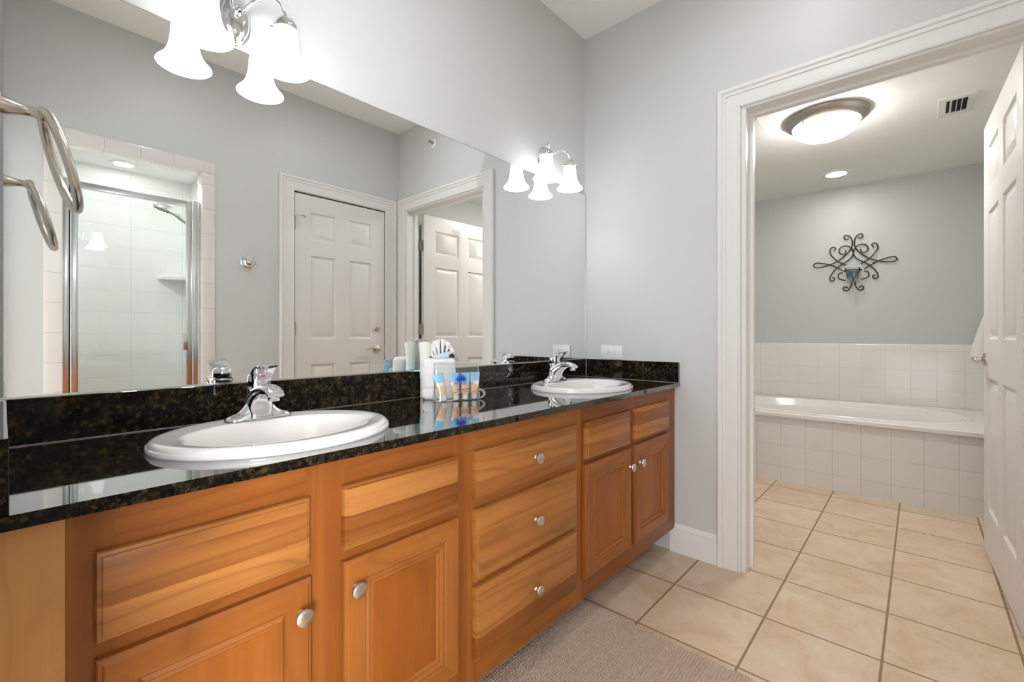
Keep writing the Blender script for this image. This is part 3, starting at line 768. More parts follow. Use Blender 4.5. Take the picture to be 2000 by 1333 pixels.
# ---------------------------------------------------------------- vanity lights
def make_sconce():
    s_ = thing('vanity_light', 'chrome two-shade vanity light above the near end of the mirror', 'wall light', (-1.777, 0.0, 1.938), group='vanity lights')
    g = MB(); P = [(0.0, -0.024), (0.30, -0.0235), (0.62, -0.020), (0.80, -0.014), (0.84, -0.010), (0.87, -0.0085), (0.97, -0.007), (1.0, -0.004), (1.0, 0.0)]
    g.loft([[(0.041*r*math.cos(2*PI*k/48) if r else 0.0, y, 0.0735*r*math.sin(2*PI*k/48)) for k in range(48)] for r, y in [(max(r, 0.01), y) for r, y in P]], True, True, True)
    g.build('backplate', CHROME, s_, angle=50)
    g = MB(); g.lathe([(0.0, -0.022), (0.012, -0.022), (0.012, -0.030), (0.008, -0.034), (0.010, -0.040), (0.007, -0.046), (0.0, -0.048)], (0, 0, 0.012), 'y', 20)
    g.build('finial', CHROME, s_)
    for sx in (-1, 1):
        a = MB(); path = crv([(sx*0.012, -0.020, 0.016), (sx*0.024, -0.050, 0.034), (sx*0.046, -0.078, 0.050), (sx*0.072, -0.094, 0.048), (sx*0.090, -0.099, 0.030), (sx*0.097, -0.100, 0.010)], 6)
        a.tube(path, 0.0048, 12); ao = a.build('arm', CHROME, s_, angle=60)
        c = MB(); c.lathe([(0.0, 0.014), (0.006, 0.013), (0.010, 0.009), (0.022, 0.002), (0.029, -0.008), (0.0315, -0.018), (0.0315, -0.026), (0.030, -0.026), (0.030, -0.018)], (sx*0.097, -0.100, 0.0), seg=32)
        for k in range(3):
            t_ = 2*PI*k/3 + 0.5; dx, dy = math.cos(t_), math.sin(t_)
            c.tube([(sx*0.097+dx*0.030, -0.1+dy*0.030, -0.021), (sx*0.097+dx*0.040, -0.1+dy*0.040, -0.021)], 0.0028, 8)
        c.build('socket_cap', CHROME, ao, angle=60)
        sh = MB(); cx, cy = sx*0.097, -0.100
        prof = [(0.024, -0.018), (0.0285, -0.022), (0.0305, -0.034), (0.0315, -0.055), (0.034, -0.075), (0.0385, -0.095), (0.045, -0.110), (0.054, -0.122), (0.0625, -0.131), (0.0645, -0.135), (0.0630, -0.1365), (0.060, -0.134),
                (0.051, -0.123), (0.042, -0.109), (0.0355, -0.094), (0.031, -0.075), (0.0285, -0.055), (0.0275, -0.034), (0.0, -0.030)]
        sh.lathe(prof, (cx, cy, 0), seg=40); sh.build('glass_shade', SHADE_M, ao, angle=70)
        MB().lathe([(0.0, -0.036), (0.010, -0.038), (0.013, -0.050), (0.021, -0.068), (0.0235, -0.084), (0.020, -0.098), (0.010, -0.106), (0.0, -0.108)], (cx, cy, 0), seg=20).build('bulb', BULB_M, ao, angle=70)
    return s_
v1 = make_sconce()
v2 = copy_tree(v1); v2.location = (-0.393, 0, 1.938); v2['label'] = 'chrome two-shade vanity light above the far sink near the corner'

# ---------------------------------------------------------------- towel ring on the left wall
tr = thing('towel_ring', 'brushed nickel towel ring on the left wall beside the mirror', 'towel ring', (LX, -0.283, 1.446))
g = MB(); g.lathe([(0.034, 0.0), (0.034, 0.004), (0.030, 0.008), (0.024, 0.010), (0.020, 0.013)], ax='x', seg=32, cap0=True)
g.lathe([(0.016, 0.010), (0.0155, 0.018), (0.0125, 0.028), (0.009, 0.040), (0.0085, 0.051), (0.011, 0.056), (0.0125, 0.062), (0.011, 0.068), (0.0, 0.070)], ax='x', seg=24)
g.build('wall_post', NICKEL, tr, angle=60)
g = MB(); d = Vector((0.043, 0, -0.153)).normalized(); top = Vector((0.062, 0, 0.0)); rr = 0.081
cc = top + d*rr
g.tube([cc - d*rr*math.cos(2*PI*k/56) + Vector((0, 1, 0))*rr*math.sin(2*PI*k/56) for k in range(56)], 0.0072, 14, closed=True, up=(0, 0, 1))
g.build('ring', NICKEL, tr, angle=70)

# ---------------------------------------------------------------- outlet beside the far sink
ou = thing('wall_outlet', 'white horizontal outlet plate above the granite on the doorway wall', 'outlet', (0, -0.172, 0.970))
MB().box(-0.006, 0, -0.064, 0.064, -0.036, 0.036).build('cover_plate', PLASTIC, ou, bevel=0.0025)
MB().box(-0.0085, -0.0055, -0.034, 0.034, -0.0165, 0.0165).build('receptacle', PLASTIC, ou, bevel=0.001)
g = MB()
for sy in (-1, 1):
    for dz in (-0.0055, 0.0055): g.box(-0.0088, -0.0084, sy*0.0215-0.004, sy*0.0215+0.004, dz-0.0008, dz+0.0008)
    g.lathe([(0.0, -0.0088), (0.0022, -0.0088), (0.0022, -0.0084)], (0, sy*0.0115, 0), 'x', 12)
g.build('slots', BLACK, ou)
g = MB()
for dz in (-0.006, 0.006): g.box(-0.0095, -0.0083, -0.004, 0.004, dz-0.0042, dz+0.0042)
g.build('test_buttons', PLASTIC, ou, bevel=0.0004)
for sy in (-1, 1): MB().lathe([(0.0, -0.0068), (0.0028, -0.0066), (0.003, -0.0058)], (0, sy*0.048, 0), 'x', 14).build('plate_screw', NICKEL_D, ou)

# ---------------------------------------------------------------- things seen in the mirror
hk = thing('robe_hook', 'round chrome robe hook on the wall opposite the mirror', 'hook', (-1.146, FY, 1.536))
g = MB(); g.lathe([(0.0, 0.0), (0.045, 0.0), (0.045, 0.005), (0.041, 0.008), (0.040, 0.012), (0.035, 0.014), (0.034, 0.019), (0.029, 0.026), (0.018, 0.034), (0.0, 0.038)], ax='y', seg=40)
g.build('hook_base', CHROME, hk, angle=30)
g = MB(); pts = crv([(0, 0.030, 0.0), (0, 0.052, -0.010), (0, 0.078, -0.004), (0, 0.104, 0.014), (0, 0.116, 0.020)], 6)
g.tube(pts, [0.012 - 0.006*i/(len(pts)-1) for i in range(len(pts))], 12, flat=0.5)
g.build('hook_arm', CHROME, hk, angle=60)
sp = thing('fire_sprinkler', 'white sidewall sprinkler high above the tub doorway', 'sprinkler', (0, -1.376, 2.538))
g = MB(); g.lathe([(0.0, 0.0), (0.036, 0.0), (0.036, -0.003), (0.028, -0.008), (0.014, -0.010), (0.014, -0.004), (0.0, -0.004)], ax='x', seg=28); g.build('escutcheon', PLASTIC, sp)
g = MB(); g.lathe([(0.0, -0.004), (0.007, -0.004), (0.007, -0.026), (0.0, -0.028)], ax='x', seg=14); g.box(-0.045, -0.028, -0.012, 0.012, 0.006, 0.008); g.box(-0.046, -0.042, -0.010, 0.010, -0.008, 0.008)
g.tube([(-0.020, -0.008, 0), (-0.034, -0.010, 0), (-0.043, -0.004, 0)], 0.002, 8); g.tube([(-0.020, 0.008, 0), (-0.034, 0.010, 0), (-0.043, 0.004, 0)], 0.002, 8)
g.build('sprinkler_head', NICKEL_D, sp)

# shower enclosure
SY = -1.893
se = thing('shower_door', 'chrome framed glass shower door seen in the mirror', 'shower door', (0, 0, 0))
ZB, ZT = 0.118, 1.872
for a, b_ in ((-2.003, -1.978), (-1.435, -1.402)):
    MB().box(a, b_, SY-0.018, SY+0.018, ZB, ZT+0.006).build('jamb_post', CHROME_BR, se, bevel=0.003)
MB().box(-1.978, -1.435, SY-0.02, SY+0.02, 0.112, 0.135).build('sill_track', CHROME_BR, se, bevel=0.003)
g = MB(); x0, x1 = -1.973, -1.440; fw = 0.030
for a, b_ in ((x0, x0+fw), (x1-fw, x1)): g.box(a, b_, SY-0.012, SY+0.012, 0.145, ZT)
g.box(x0+fw, x1-fw, SY-0.012, SY+0.012, ZT-0.034, ZT); g.box(x0+fw, x1-fw, SY-0.012, SY+0.012, 0.145, 0.175)
g.build('door_frame', CHROME_BR, se, bevel=0.003)
MB().box(x0+fw-0.002, x1-fw+0.002, SY-0.002, SY+0.002, 0.172, ZT-0.032).build('glass_panel', GLASS_SH, se, smooth=False)
g = MB(); g.box(x1-fw-0.020, x1-fw+0.004, SY+0.012, SY+0.034, 0.975, 1.075); g.build('pull_handle', CHROME_BR, se, bevel=0.004)
MB().box(-1.9785, -1.9730, SY-0.008, SY+0.008, 0.14, ZT).build('gasket', BLACK, se, smooth=False)
# corner shelf
g = MB(); pr = [(0, 0), (-0.21, 0), (-0.195, 0.03), (-0.06, 0.14), (-0.03, 0.16), (0, 0.165)]
g.loft([[(x*k_, y*k_, z) for x, y in pr] for z, k_ in ((0.0, 0.97), (0.006, 1.0), (0.026, 1.0), (0.032, 0.97))], True, True, True)
o = g.build('corner_shelf', PORC, loc=(SHX1-0.0005, SHY+0.0005, 1.47)); tag(o, 'white corner shelf in the far corner of the shower', 'shower shelf')
# hand shower
hs = thing('shower_head', 'chrome shower head on its arm inside the shower', 'shower head', (-1.30, -2.32, 1.775))
g = MB()
g.lathe([(0.0, 0.064), (0.026, 0.064), (0.026, 0.058), (0.012, 0.050), (0.010, 0.0), (0.0, 0.0)], (0, 0, 0), ax='x', seg=24)
g.lathe([(0.0, -0.02), (0.017, -0.02), (0.019, -0.012), (0.019, 0.012), (0.017, 0.02), (0.0, 0.02)], (0, 0, 0), ax='y', seg=20)
g.build('wall_bracket', CHROME, hs, angle=50)
g = MB(); g.tube(crv([(0.012, 0, -0.020), (-0.02, 0.0, 0.012), (-0.075, 0.006, 0.055), (-0.125, 0.012, 0.088), (-0.172, 0.018, 0.112)], 6), [0.013]*6+[0.0165]*6+[0.0155]*6+[0.013]*7, 16); g.build('handle', CHROME_BR, hs, angle=60)
g = MB(); g.tube(crv([(0.012, 0, -0.020), (0.03, 0.01, -0.08), (0.02, 0.05, -0.35), (-0.01, 0.06, -0.62), (0.02, 0.03, -0.80), (0.045, 0.0, -0.84)], 8), 0.007, 10); g.build('hose', CHROME_BR, hs, angle=60)
HM = Matrix.Translation((-0.200, 0.022, 0.118)) @ Matrix.Rotation(R(16), 4, 'Y') @ Matrix.Rotation(R(-8), 4, 'X')
g = MB(); g.lathe([(0.012, 0.036), (0.030, 0.032), (0.050, 0.020), (0.060, 0.004), (0.060, -0.006), (0.056, -0.009)], seg=32, cap0=True)
g.xf(HM); ho = g.build('head', CHROME_BR, hs, angle=50)
g = MB(); g.lathe([(0.0565, -0.0085), (0.03, -0.0105), (0.0, -0.011)], seg=28); g.xf(HM); sf = g.build('spray_face', NICKEL_D, ho)
g = MB()
for k in range(34):
    a = k*2.39996; r_ = 0.052*math.sqrt((k+.5)/34); g.lathe([(0.0034, -0.009), (0.0026, -0.0135), (0, -0.0138)], (r_*math.cos(a), r_*math.sin(a), 0), seg=6)
g.xf(HM); g.build('nozzles', BLACK, ho)
rc = thing('recessed_light', 'small round recessed light in the shower ceiling near its back wall', 'recessed light', (-1.66, -2.62, SZ), group='shower ceiling lights')
MB().lathe([(0.075, 0.0), (0.073, -0.005), (0.055, -0.006), (0.052, -0.002), (0.0, -0.001)], seg=32).build('trim_ring', PLASTIC, rc)
MB().lathe([(0.0515, -0.003), (0.04, -0.004), (0.0, -0.0045)], seg=32).build('lamp_lens', SHOWER_M, rc)
SHOWER_FILL_M = glow('fill_shower_lens_front', (0.98, 1.0, 0.97), SHOWER_E*3.4)  # stronger lens for an extra hidden can, added to brighten the shower
rc2 = copy_tree(rc)
for ch in rc2.children:
    if 'lens' in ch.name: ch.data = ch.data.copy(); ch.data.materials[0] = SHOWER_FILL_M
rc2.location = (-1.75, -2.12, SZ); rc2['label'] = 'added shower fill light, nearer the glass door, hidden above the opening'

# ceiling cans added out of view as fill; mat shadow suggests overhead light
for x, w_ in ((-1.50, 'left'), (-0.58, 'right')):
    dl = thing('recessed_light', 'unseen round fill light added in the ceiling over the vanity, %s one of the pair' % w_, 'recessed light', (x, -1.05, CZ), group='added ceiling cans over the vanity')
    MB().lathe([(0.098, 0.0), (0.096, -0.005), (0.070, -0.007), (0.066, -0.002), (0.0, -0.001)], seg=40).build('trim_ring', PLASTIC, dl)
    MB().lathe([(0.0655, -0.003), (0.05, -0.006), (0.0, -0.008)], seg=40).build('lamp_lens', DOWN_FILL_M, dl)
# ---------------------------------------------------------------- tub room
tb = thing('bathtub', 'white drop-in bathtub in a white tiled surround', 'bathtub', (0, 0, 0))
AX = 1.575
MB().box(AX, AX+0.02, -1.8405, -0.0095, 0.0, 0.468).build('tiled_apron', TILE_APRON, tb, smooth=False)
def tubshell():
    m = MB(); n = 96; cx, cy = 2.085, -0.905; X0, X1, Y0, Y1 = AX-0.015, XT-0.0095, -1.8405, -0.0095
    z = 0.500
    def oval(a, b_, z_, p=2.5):
        L = []
        for k in range(n):
            t_ = 2*PI*(k+0.5)/n; c_, s_ = math.cos(t_), math.sin(t_)
            L.append((cx+a*math.copysign(abs(c_)**(2/p), c_), cy+b_*math.copysign(abs(s_)**(2/p), s_), z_))
        return L
    inner = oval(0.445, 0.775, z)
    outer = []
    for (x, y, _) in inner:
        dx, dy = x-cx, y-cy
        s_ = min(((X1-cx) if dx > 0 else (cx-X0))/max(abs(dx), 1e-9), ((Y1-cy) if dy > 0 else (cy-Y0))/max(abs(dy), 1e-9))
        outer.append((cx+dx*s_, cy+dy*s_, z))
    # pull the nearest points out to the true corners
    for qx in (X0, X1):
        for qy in (Y0, Y1):
            i = min(range(n), key=lambda k: (outer[k][0]-qx)**2 + (outer[k][1]-qy)**2); outer[i] = (qx, qy, z)
    def drop(L, dz): return [(x, y, z_-dz) for x, y, z_ in L]
    ins = [(min(max(x, X0+0.006), X1-0.006), min(max(y, Y0+0.006), Y1-0.006), z) for x, y, _ in outer]
    m.loft([drop(outer, 0.031), drop(outer, 0.007), drop(ins, 0.001), ins, inner, oval(0.440, 0.770, z+0.003), oval(0.430, 0.760, z+0.0035), oval(0.420, 0.750, z-0.002),
            oval(0.414, 0.744, z-0.012), oval(0.395, 0.722, z-0.050), oval(0.388, 0.714, z-0.060), oval(0.372, 0.69, z-0.15), oval(0.35, 0.63, z-0.28), oval(0.30, 0.55, z-0.36), oval(0.2, 0.4, z-0.385), oval(0.02, 0.04, z-0.39)], True, False, True)
    return m
tubshell().build('tub_shell', ACRYL, tb, angle=28)
g = MB(); g.lathe([(0, 0), (0.034, 0), (0.034, 0.006), (0.028, 0.010), (0, 0.011)], (0, 0, 0), 'y', 24)
g.build('overflow_plate', CHROME, tb, loc=(2.08, -1.622, 0.40))

# iron scroll candle sconce
SCR = {'a': [(-0.965,1.897),(-0.948,1.887),(-0.933,1.901),(-0.937,1.922),(-0.955,1.923),(-0.979,1.903),(-0.99,1.86),(-0.982,1.812),(-0.952,1.766),(-0.905,1.722),(-0.85,1.69),(-0.779,1.668),(-0.729,1.667),(-0.71,1.685),(-0.726,1.706),(-0.765,1.703),(-0.822,1.685),(-0.87,1.659),(-0.922,1.624)],
 'b': [(-0.86,1.798),(-0.872,1.818),(-0.86,1.832),(-0.839,1.824),(-0.832,1.793),(-0.846,1.758),(-0.884,1.712),(-0.945,1.668)],
 'c': [(-0.944,1.796),(-0.944,1.776),(-0.925,1.761),(-0.901,1.777),(-0.898,1.806),(-0.918,1.83),(-0.952,1.833),(-0.982,1.812),(-0.996,1.769),(-0.985,1.734),(-0.952,1.70),(-0.905,1.668),(-0.857,1.618),(-0.832,1.569),(-0.836,1.54),(-0.853,1.538),(-0.866,1.554),(-0.858,1.568),(-0.848,1.562)],
 'd': [(-0.925,1.605),(-0.901,1.601),(-0.891,1.577),(-0.901,1.551),(-0.942,1.537)],
 'e': [(-0.984,1.517),(-0.982,1.491),(-0.965,1.455),(-0.942,1.446),(-0.927,1.46),(-0.932,1.478),(-0.948,1.479),(-0.957,1.469)]}
cs = thing('candle_sconce', 'dark iron scroll candle sconce on the wall above the bathtub', 'candle sconce', (XT, -0.9965, 1.69))
for k, (nm, depth) in {'a': ('scroll', -0.012), 'b': ('scroll', -0.018), 'c': ('scroll', -0.015), 'd': ('scroll', -0.012), 'e': ('scroll', -0.012)}.items():
    for sg in (1, -1):
        pts = [(depth, sg*(y+0.9965), z-1.69) for y, z in SCR[k]]
        o = MB().tube(crv(pts, 5), 0.0042, 8).build('scroll', IRON, cs, angle=70)
for sg in (1, -1): MB().lathe([(0.0, 0.0), (0.005, 0.0), (0.005, -0.022), (0.0, -0.023)], (0, sg*0.138, -0.020), 'x', 10).build('wall_pin', IRON, cs)
g = MB(); hz = -0.078
g.tube([(-0.062+0.050*math.cos(2*PI*k/40), 0.064*math.sin(2*PI*k/40), hz) for k in range(40)], 0.0038, 8, closed=True)
g.tube([(-0.012, 0, hz), (-0.012, 0, hz-0.045), (-0.016, 0, hz-0.092)], 0.0042, 8)
g.build('cup_holder', IRON, cs)
gc = MB(); sq = lambda r, z: [(math.copysign(abs(math.cos(2*PI*k/48))**0.6, math.cos(2*PI*k/48))*r*0.82, math.copysign(abs(math.sin(2*PI*k/48))**0.6, math.sin(2*PI*k/48))*r, z) for k in range(48)]
gc.loft([sq(0.030, -0.070), sq(0.036, -0.067), sq(0.043, -0.03), sq(0.053, 0.012), sq(0.056, 0.018), sq(0.051, 0.015), sq(0.040, -0.028), sq(0.034, -0.056), sq(0.020, -0.058)], True, True, True)
o = gc.build('votive_cup', GLASS_CUP, loc=(XT-0.062, -0.9965, 1.612)); tag(o, 'clear flared glass cup held in the iron sconce', 'votive cup')
g = MB(); g.lathe([(0.0, -0.0555), (0.029, -0.0555), (0.031, -0.05), (0.0335, -0.012), (0.032, -0.010), (0.0, -0.011)], seg=28); g.tube([(0, 0, -0.011), (0.001, 0, -0.002)], 0.001, 6)
o = g.build('candle', TEAL_WAX, loc=(XT-0.062, -0.9965, 1.612)); tag(o, 'teal candle inside the clear glass cup above the bathtub', 'candle')

# ceiling lights and grilles
fl = thing('flush_ceiling_light', 'round nickel-rimmed flush light with a glowing bowl in the tub room', 'ceiling light', (1.03, -1.005, TZ))
MB().lathe([(0.0, 0.0), (0.212, 0.0), (0.214, -0.006), (0.208, -0.020), (0.188, -0.038), (0.172, -0.046), (0.168, -0.048), (0.164, -0.046), (0.0, -0.040)], seg=64).build('rim', NICKEL_D, fl, angle=40)
MB().lathe([(0.168, -0.046), (0.164, -0.060), (0.150, -0.084), (0.120, -0.108), (0.075, -0.125), (0.03, -0.133), (0.0, -0.134)], seg=64).build('glass_bowl', BOWL_M, fl, angle=70)
for k in range(3):
    a = 2*PI*k/3 + 2.6; MB().lathe([(0.0, 0.006), (0.006, 0.005), (0.008, 0.0), (0.006, -0.006), (0.0, -0.008)], (0.171*math.cos(a), 0.171*math.sin(a), -0.056), seg=12).build('bowl_clip', NICKEL, fl)
r2 = thing('recessed_light', 'small round recessed light in the ceiling above the bathtub', 'recessed light', (2.22, -0.925, TZ))
MB().lathe([(0.098, 0.0), (0.096, -0.005), (0.070, -0.007), (0.066, -0.002), (0.0, -0.001)], seg=40).build('trim_ring', PLASTIC, r2)
MB().lathe([(0.0655, -0.003), (0.05, -0.006), (0.0, -0.008)], seg=40).build('lamp_lens', CAN_M, r2)
vt = thing('ceiling_vent', 'white supply vent with open dark louvres in the tub room ceiling', 'vent', (1.342, -1.572, TZ))
g = MB(); hx, hy = 0.135, 0.076; ix, iy = 0.092, 0.042
for a in ((-hx, hx, -hy, -iy), (-hx, hx, iy, hy), (-hx, -ix, -iy, iy), (ix, hx, -iy, iy)): g.box(a[0], a[1], a[2], a[3], -0.006, 0.0)
g.build('frame', PLASTIC, vt, bevel=0.002, bseg=1)
MB().box(-ix, ix, -iy, iy, -0.0008, -0.0002).build('duct_opening', DARK, vt, smooth=False)
for yy, tilt in ((-0.022, 0.3), (-0.001, 0.25), (0.020, 0.7)):
    MB().box(-ix, ix, -0.001, 0.001, -0.012, 0.0).xf(Matrix.Translation((0, yy, -0.0015)) @ Matrix.Rotation(tilt, 4, 'X')).build('louvre', PLASTIC, vt, smooth=False)
ve = thing('exhaust_fan', 'white exhaust fan grille on the ceiling by the doorway jamb', 'exhaust fan', (0.935, -0.555, TZ))
MB().box(-0.17, 0.17, -0.15, 0.15, -0.012, 0.0).build('cover', PLASTIC, ve, bevel=0.005)
for k in range(9): MB().box(-0.045+0.002, 0.085, -0.075+k*0.014, -0.071+k*0.014, -0.0126, -0.0118).build('slot', KICK, ve, smooth=False)

# toilet: only the tip of its bowl shows past the jamb
to = thing('toilet', 'white toilet, only its front edge showing past the doorway jamb', 'toilet', (0.47, 0.0, 0))
def egg(w, l0, l1, z, n=40):
    L = []
    for k in range(n):
        a = 2*PI*k/n; s_ = math.sin(a); L.append((w*math.cos(a), (-l1 if s_ < 0 else l0)*abs(s_) - 0.42, z))
    return L
g = MB(); g.loft([egg(0.13, 0.30, 0.15, 0.0), egg(0.12, 0.28, 0.13, 0.05), egg(0.12, 0.26, 0.14, 0.16), egg(0.15, 0.26, 0.20, 0.26), egg(0.178, 0.26, 0.262, 0.34), egg(0.186, 0.26, 0.285, 0.375), egg(0.184, 0.26, 0.283, 0.388), egg(0.15, 0.21, 0.25, 0.388), egg(0.12, 0.17, 0.21, 0.34), egg(0.05, 0.08, 0.08, 0.24)], True, True, True)
g.build('bowl', PORC, to, angle=60)
g = MB(); g.loft([egg(0.186, 0.20, 0.288, 0.3895), egg(0.190, 0.20, 0.292, 0.397), egg(0.187, 0.20, 0.289, 0.406), egg(0.184, 0.20, 0.286, 0.4065)], True, True, True); g.build('seat', PORC, to, angle=60)
g = MB(); g.loft([egg(0.184, 0.20, 0.286, 0.4085), egg(0.189, 0.20, 0.291, 0.414), egg(0.186, 0.20, 0.288, 0.424), egg(0.16, 0.18, 0.26, 0.431), egg(0.05, 0.06, 0.08, 0.433)], True, True, True); g.build('lid', PORC, to, angle=60)
MB().box(-0.22, 0.22, -0.20, -0.012, 0.40, 0.74).build('tank', PORC, to, bevel=0.02, bseg=3)
MB().box(-0.23, 0.23, -0.21, -0.010, 0.741, 0.775).build('tank_lid', PORC, to, bevel=0.012, bseg=3)
g = MB(); g.tube([(-0.15, -0.20, 0.69), (-0.15, -0.216, 0.69), (-0.10, -0.222, 0.685)], 0.006, 10); g.build('flush_lever', CHROME, to)

# towel on a hook behind the open door
th = thing('towel_hook', 'small nickel hook on the tiled wall behind the open door', 'hook', (XT, -1.80, 1.27))
g = MB(); g.lathe([(0.0, 0.0), (0.022, 0.0), (0.022, -0.005), (0.010, -0.010), (0.009, -0.040), (0.016, -0.046), (0.017, -0.052), (0.010, -0.058), (0.0, -0.059)], ax='x', seg=24); g.build('hook_peg', NICKEL, th, angle=60)
def hung_towel():
    m = MB(); rows, n = 18, 40; loops = []
    for i in range(rows+1):
        f = i/rows; z = 1.262 - f*0.368; hw = 0.010 + 0.088*min(1, f*1.15)**0.85
        L = []
        for k in range(n):
            a = 2*PI*k/n; yy = math.cos(a)*hw; th_ = 0.013 + 0.010*(1-f)
            xx = math.sin(a)*th_ + 0.007*math.sin(yy*90 + 1.0)*f
            L.append((xx, yy, z))
        loops.append(L)
    m.loft(loops, True, True, True); return m
o = hung_towel().build('hanging_towel', TOWEL, loc=(XT-0.045, -1.80, 0.0), angle=70)
tag(o, 'white towel hanging from the hook behind the open door', 'towel')

# ---------------------------------------------------------------- bath mat
def bath_mat():
    x0, x1, y0, y1 = -1.62, -0.672, -1.04, -0.407
    px, py = 0.0088, 0.0098; k = 5
    nx, ny = int((x1-x0)/px), int((y1-y0)/py)
    vs, fs = [], []; W_ = nx*k+1; H_ = ny*k+1
    rng = random.Random(5); jit = [[rng.uniform(0.72, 1.0) for _ in range(nx+2)] for _ in range(ny+2)]
    off = [rng.uniform(-0.5, 0.5) for _ in range(ny+2)]
    for j in range(H_):
        r_ = j/k; rj = min(int(r_), ny)
        for i in range(W_):
            c_ = i/k; sx = abs(math.sin(PI*(c_ + off[rj]*0.7))); sy = abs(math.sin(PI*r_))
            h = (sx**0.7)*(sy**0.6)*jit[rj][min(int(c_ + off[rj]*0.7) % (nx+1), nx)]
            x = x0 + (x1-x0)*i/(W_-1); y = y0 + (y1-y0)*j/(H_-1)
            e = min(i, W_-1-i, j, H_-1-j)/(k*0.7); e = min(1, e)
            x += 0.006*math.sin(y*9.0)*(1 if x > -1.1 else 0.4)
            wav = 0.0015*math.sin(x*7+y*5)
            vs.append((x, y, 0.004 + e*(0.004 + wav*0.5) + 0.0085*h*e))
    for j in range(H_-1):
        for i in range(W_-1):
            a = j*W_+i; fs.append((a, a+1, a+W_+1, a+W_))
    # skirt to the floor
    bnd = [i for i in range(W_)] + [j*W_+W_-1 for j in range(1, H_)] + [(H_-1)*W_+i for i in range(W_-2, -1, -1)] + [j*W_ for j in range(H_-2, 0, -1)]
    b0 = len(vs)
    for b_ in bnd: vs.append((vs[b_][0], vs[b_][1], 0.0006))
    n = len(bnd)
    for q in range(n): fs.append((bnd[q], b0+q, b0+(q+1) % n, bnd[(q+1) % n]))
    m = MB(); m.v = vs; m.f = fs; m.mi = [0]*len(fs)
    return m.build('bath_mat', MAT_M, fix=False, angle=80)
tag(bath_mat(), 'taupe nubby chenille bath mat on the tiles along the vanity', 'bath mat')

# ---------------------------------------------------------------- towels and amenities on the counter
rng = random.Random(11)
def soft_block(sx, sy, sz, folds, seed, n=26, p=3.2):
    """folded cloth: rounded block with fold creases round its height"""
    m = MB(); loops = []; rows = 30
    for i in range(rows+1):
        f = i/rows; z = f*sz
        env = min(1, (1-abs(2*f-1))*5.5)**0.5
        crease = 1.0
        for fz in folds: crease -= 0.11*math.exp(-((f-fz)/0.030)**2)
        L = []
        for k in range(n*2):
            a = PI*k/n; c_, s_ = math.cos(a), math.sin(a)
            w = 0.94 + 0.06*mnoise.noise(Vector((c_*2+seed, s_*2, f*4)))
            L.append((sx*math.copysign(abs(c_)**(2/p), c_)*(0.86+0.14*env)*crease*w, sy*math.copysign(abs(s_)**(2/p), s_)*(0.72+0.28*env)*crease*w, z + 0.004*mnoise.noise(Vector((c_*3, s_*3+seed, 2)))*(f > 0.5)))
        loops.append(L)
    m.loft(loops, True, True, True); return m
RZ = R(-14)
o = soft_block(0.064, 0.029, 0.145, [0.27], 1.0).build('folded_towel', TOWEL, loc=(-1.150, -0.115, CT+0.001), angle=80); o.rotation_euler = (0, 0, R(-30))
tag(o, 'white folded towel standing behind the clear amenity bag', 'towel')
# fan-folded washcloth in a paper band
fw_ = thing('fan_washcloth', 'white washcloth folded into a fan behind the folded towel', 'washcloth', (-1.105, -0.068, CT+0.001), R(-16))
def fan():
    m = MB(); nx, nz = 72, 16; loops = []
    for side in (1, -1):
        pass
    for i in range(nz+1):
        f = i/nz
        L = []
        for k in range(nx+1):
            u = (k/nx-0.5)*2
            if f < 0.55:
                g_ = f/0.55; hw = 0.046 - 0.010*math.sin(g_*PI*0.5); x = u*hw; z = f/0.55*0.150
            else:
                g_ = (f-0.55)/0.45; a = u*R(96); r_ = 0.022 + g_*0.054
                bx = u*0.036*(1-g_); x = bx*(1-g_) + math.sin(a)*r_*g_**0.5 + bx*0.3; z = 0.150 + math.cos(a)*r_*min(1, g_*1.2)*0.93 - 0.004
            x *= 0.76; y = 0.0022*math.cos(u*PI*7)*(0.4+0.8*f)
            L.append((x, y, z))
        loops.append(L)
    front = [[(x, y-0.005, z) for x, y, z in L] for L in loops]; back = [[(x, y+0.013, z) for x, y, z in L] for L in loops]
    ring = [a + list(reversed(b_)) for a, b_ in zip(front, back)]
    m.loft(ring, True, True, True); return m
fan().build('cloth', TOWEL, fw_, angle=70)
g = MB(); g.loft([[(0.041*math.cos(2*PI*k/40), 0.004+0.017*math.sin(2*PI*k/40), z+0.010*math.cos(2*PI*k/40)) for k in range(40)] for z in (0.138, 0.150, 0.163)]); g.build('paper_band', AQUA, fw_, angle=70)
# roll behind, seen in the mirror
rl = thing('rolled_washcloth', 'white rolled washcloth in an aqua band against the backsplash', 'washcloth', (-1.163, -0.050, CT+0.001), R(10))
g = MB(); g.lathe([(0.0, 0.0), (0.016, 0.0), (0.017, 0.01), (0.0165, 0.08), (0.018, 0.13), (0.0205, 0.17), (0.023, 0.198), (0.022, 0.203), (0.018, 0.204), (0.017, 0.199), (0.013, 0.200), (0.012, 0.206), (0.006, 0.207), (0.005, 0.202), (0.0, 0.203)], seg=36)
g.build('roll', IVORY, rl, angle=60)
g = MB(); g.lathe([(0.0172, 0.068), (0.0182, 0.070), (0.0187, 0.112), (0.0180, 0.114)], seg=36); g.build('paper_band', AQUA, rl)

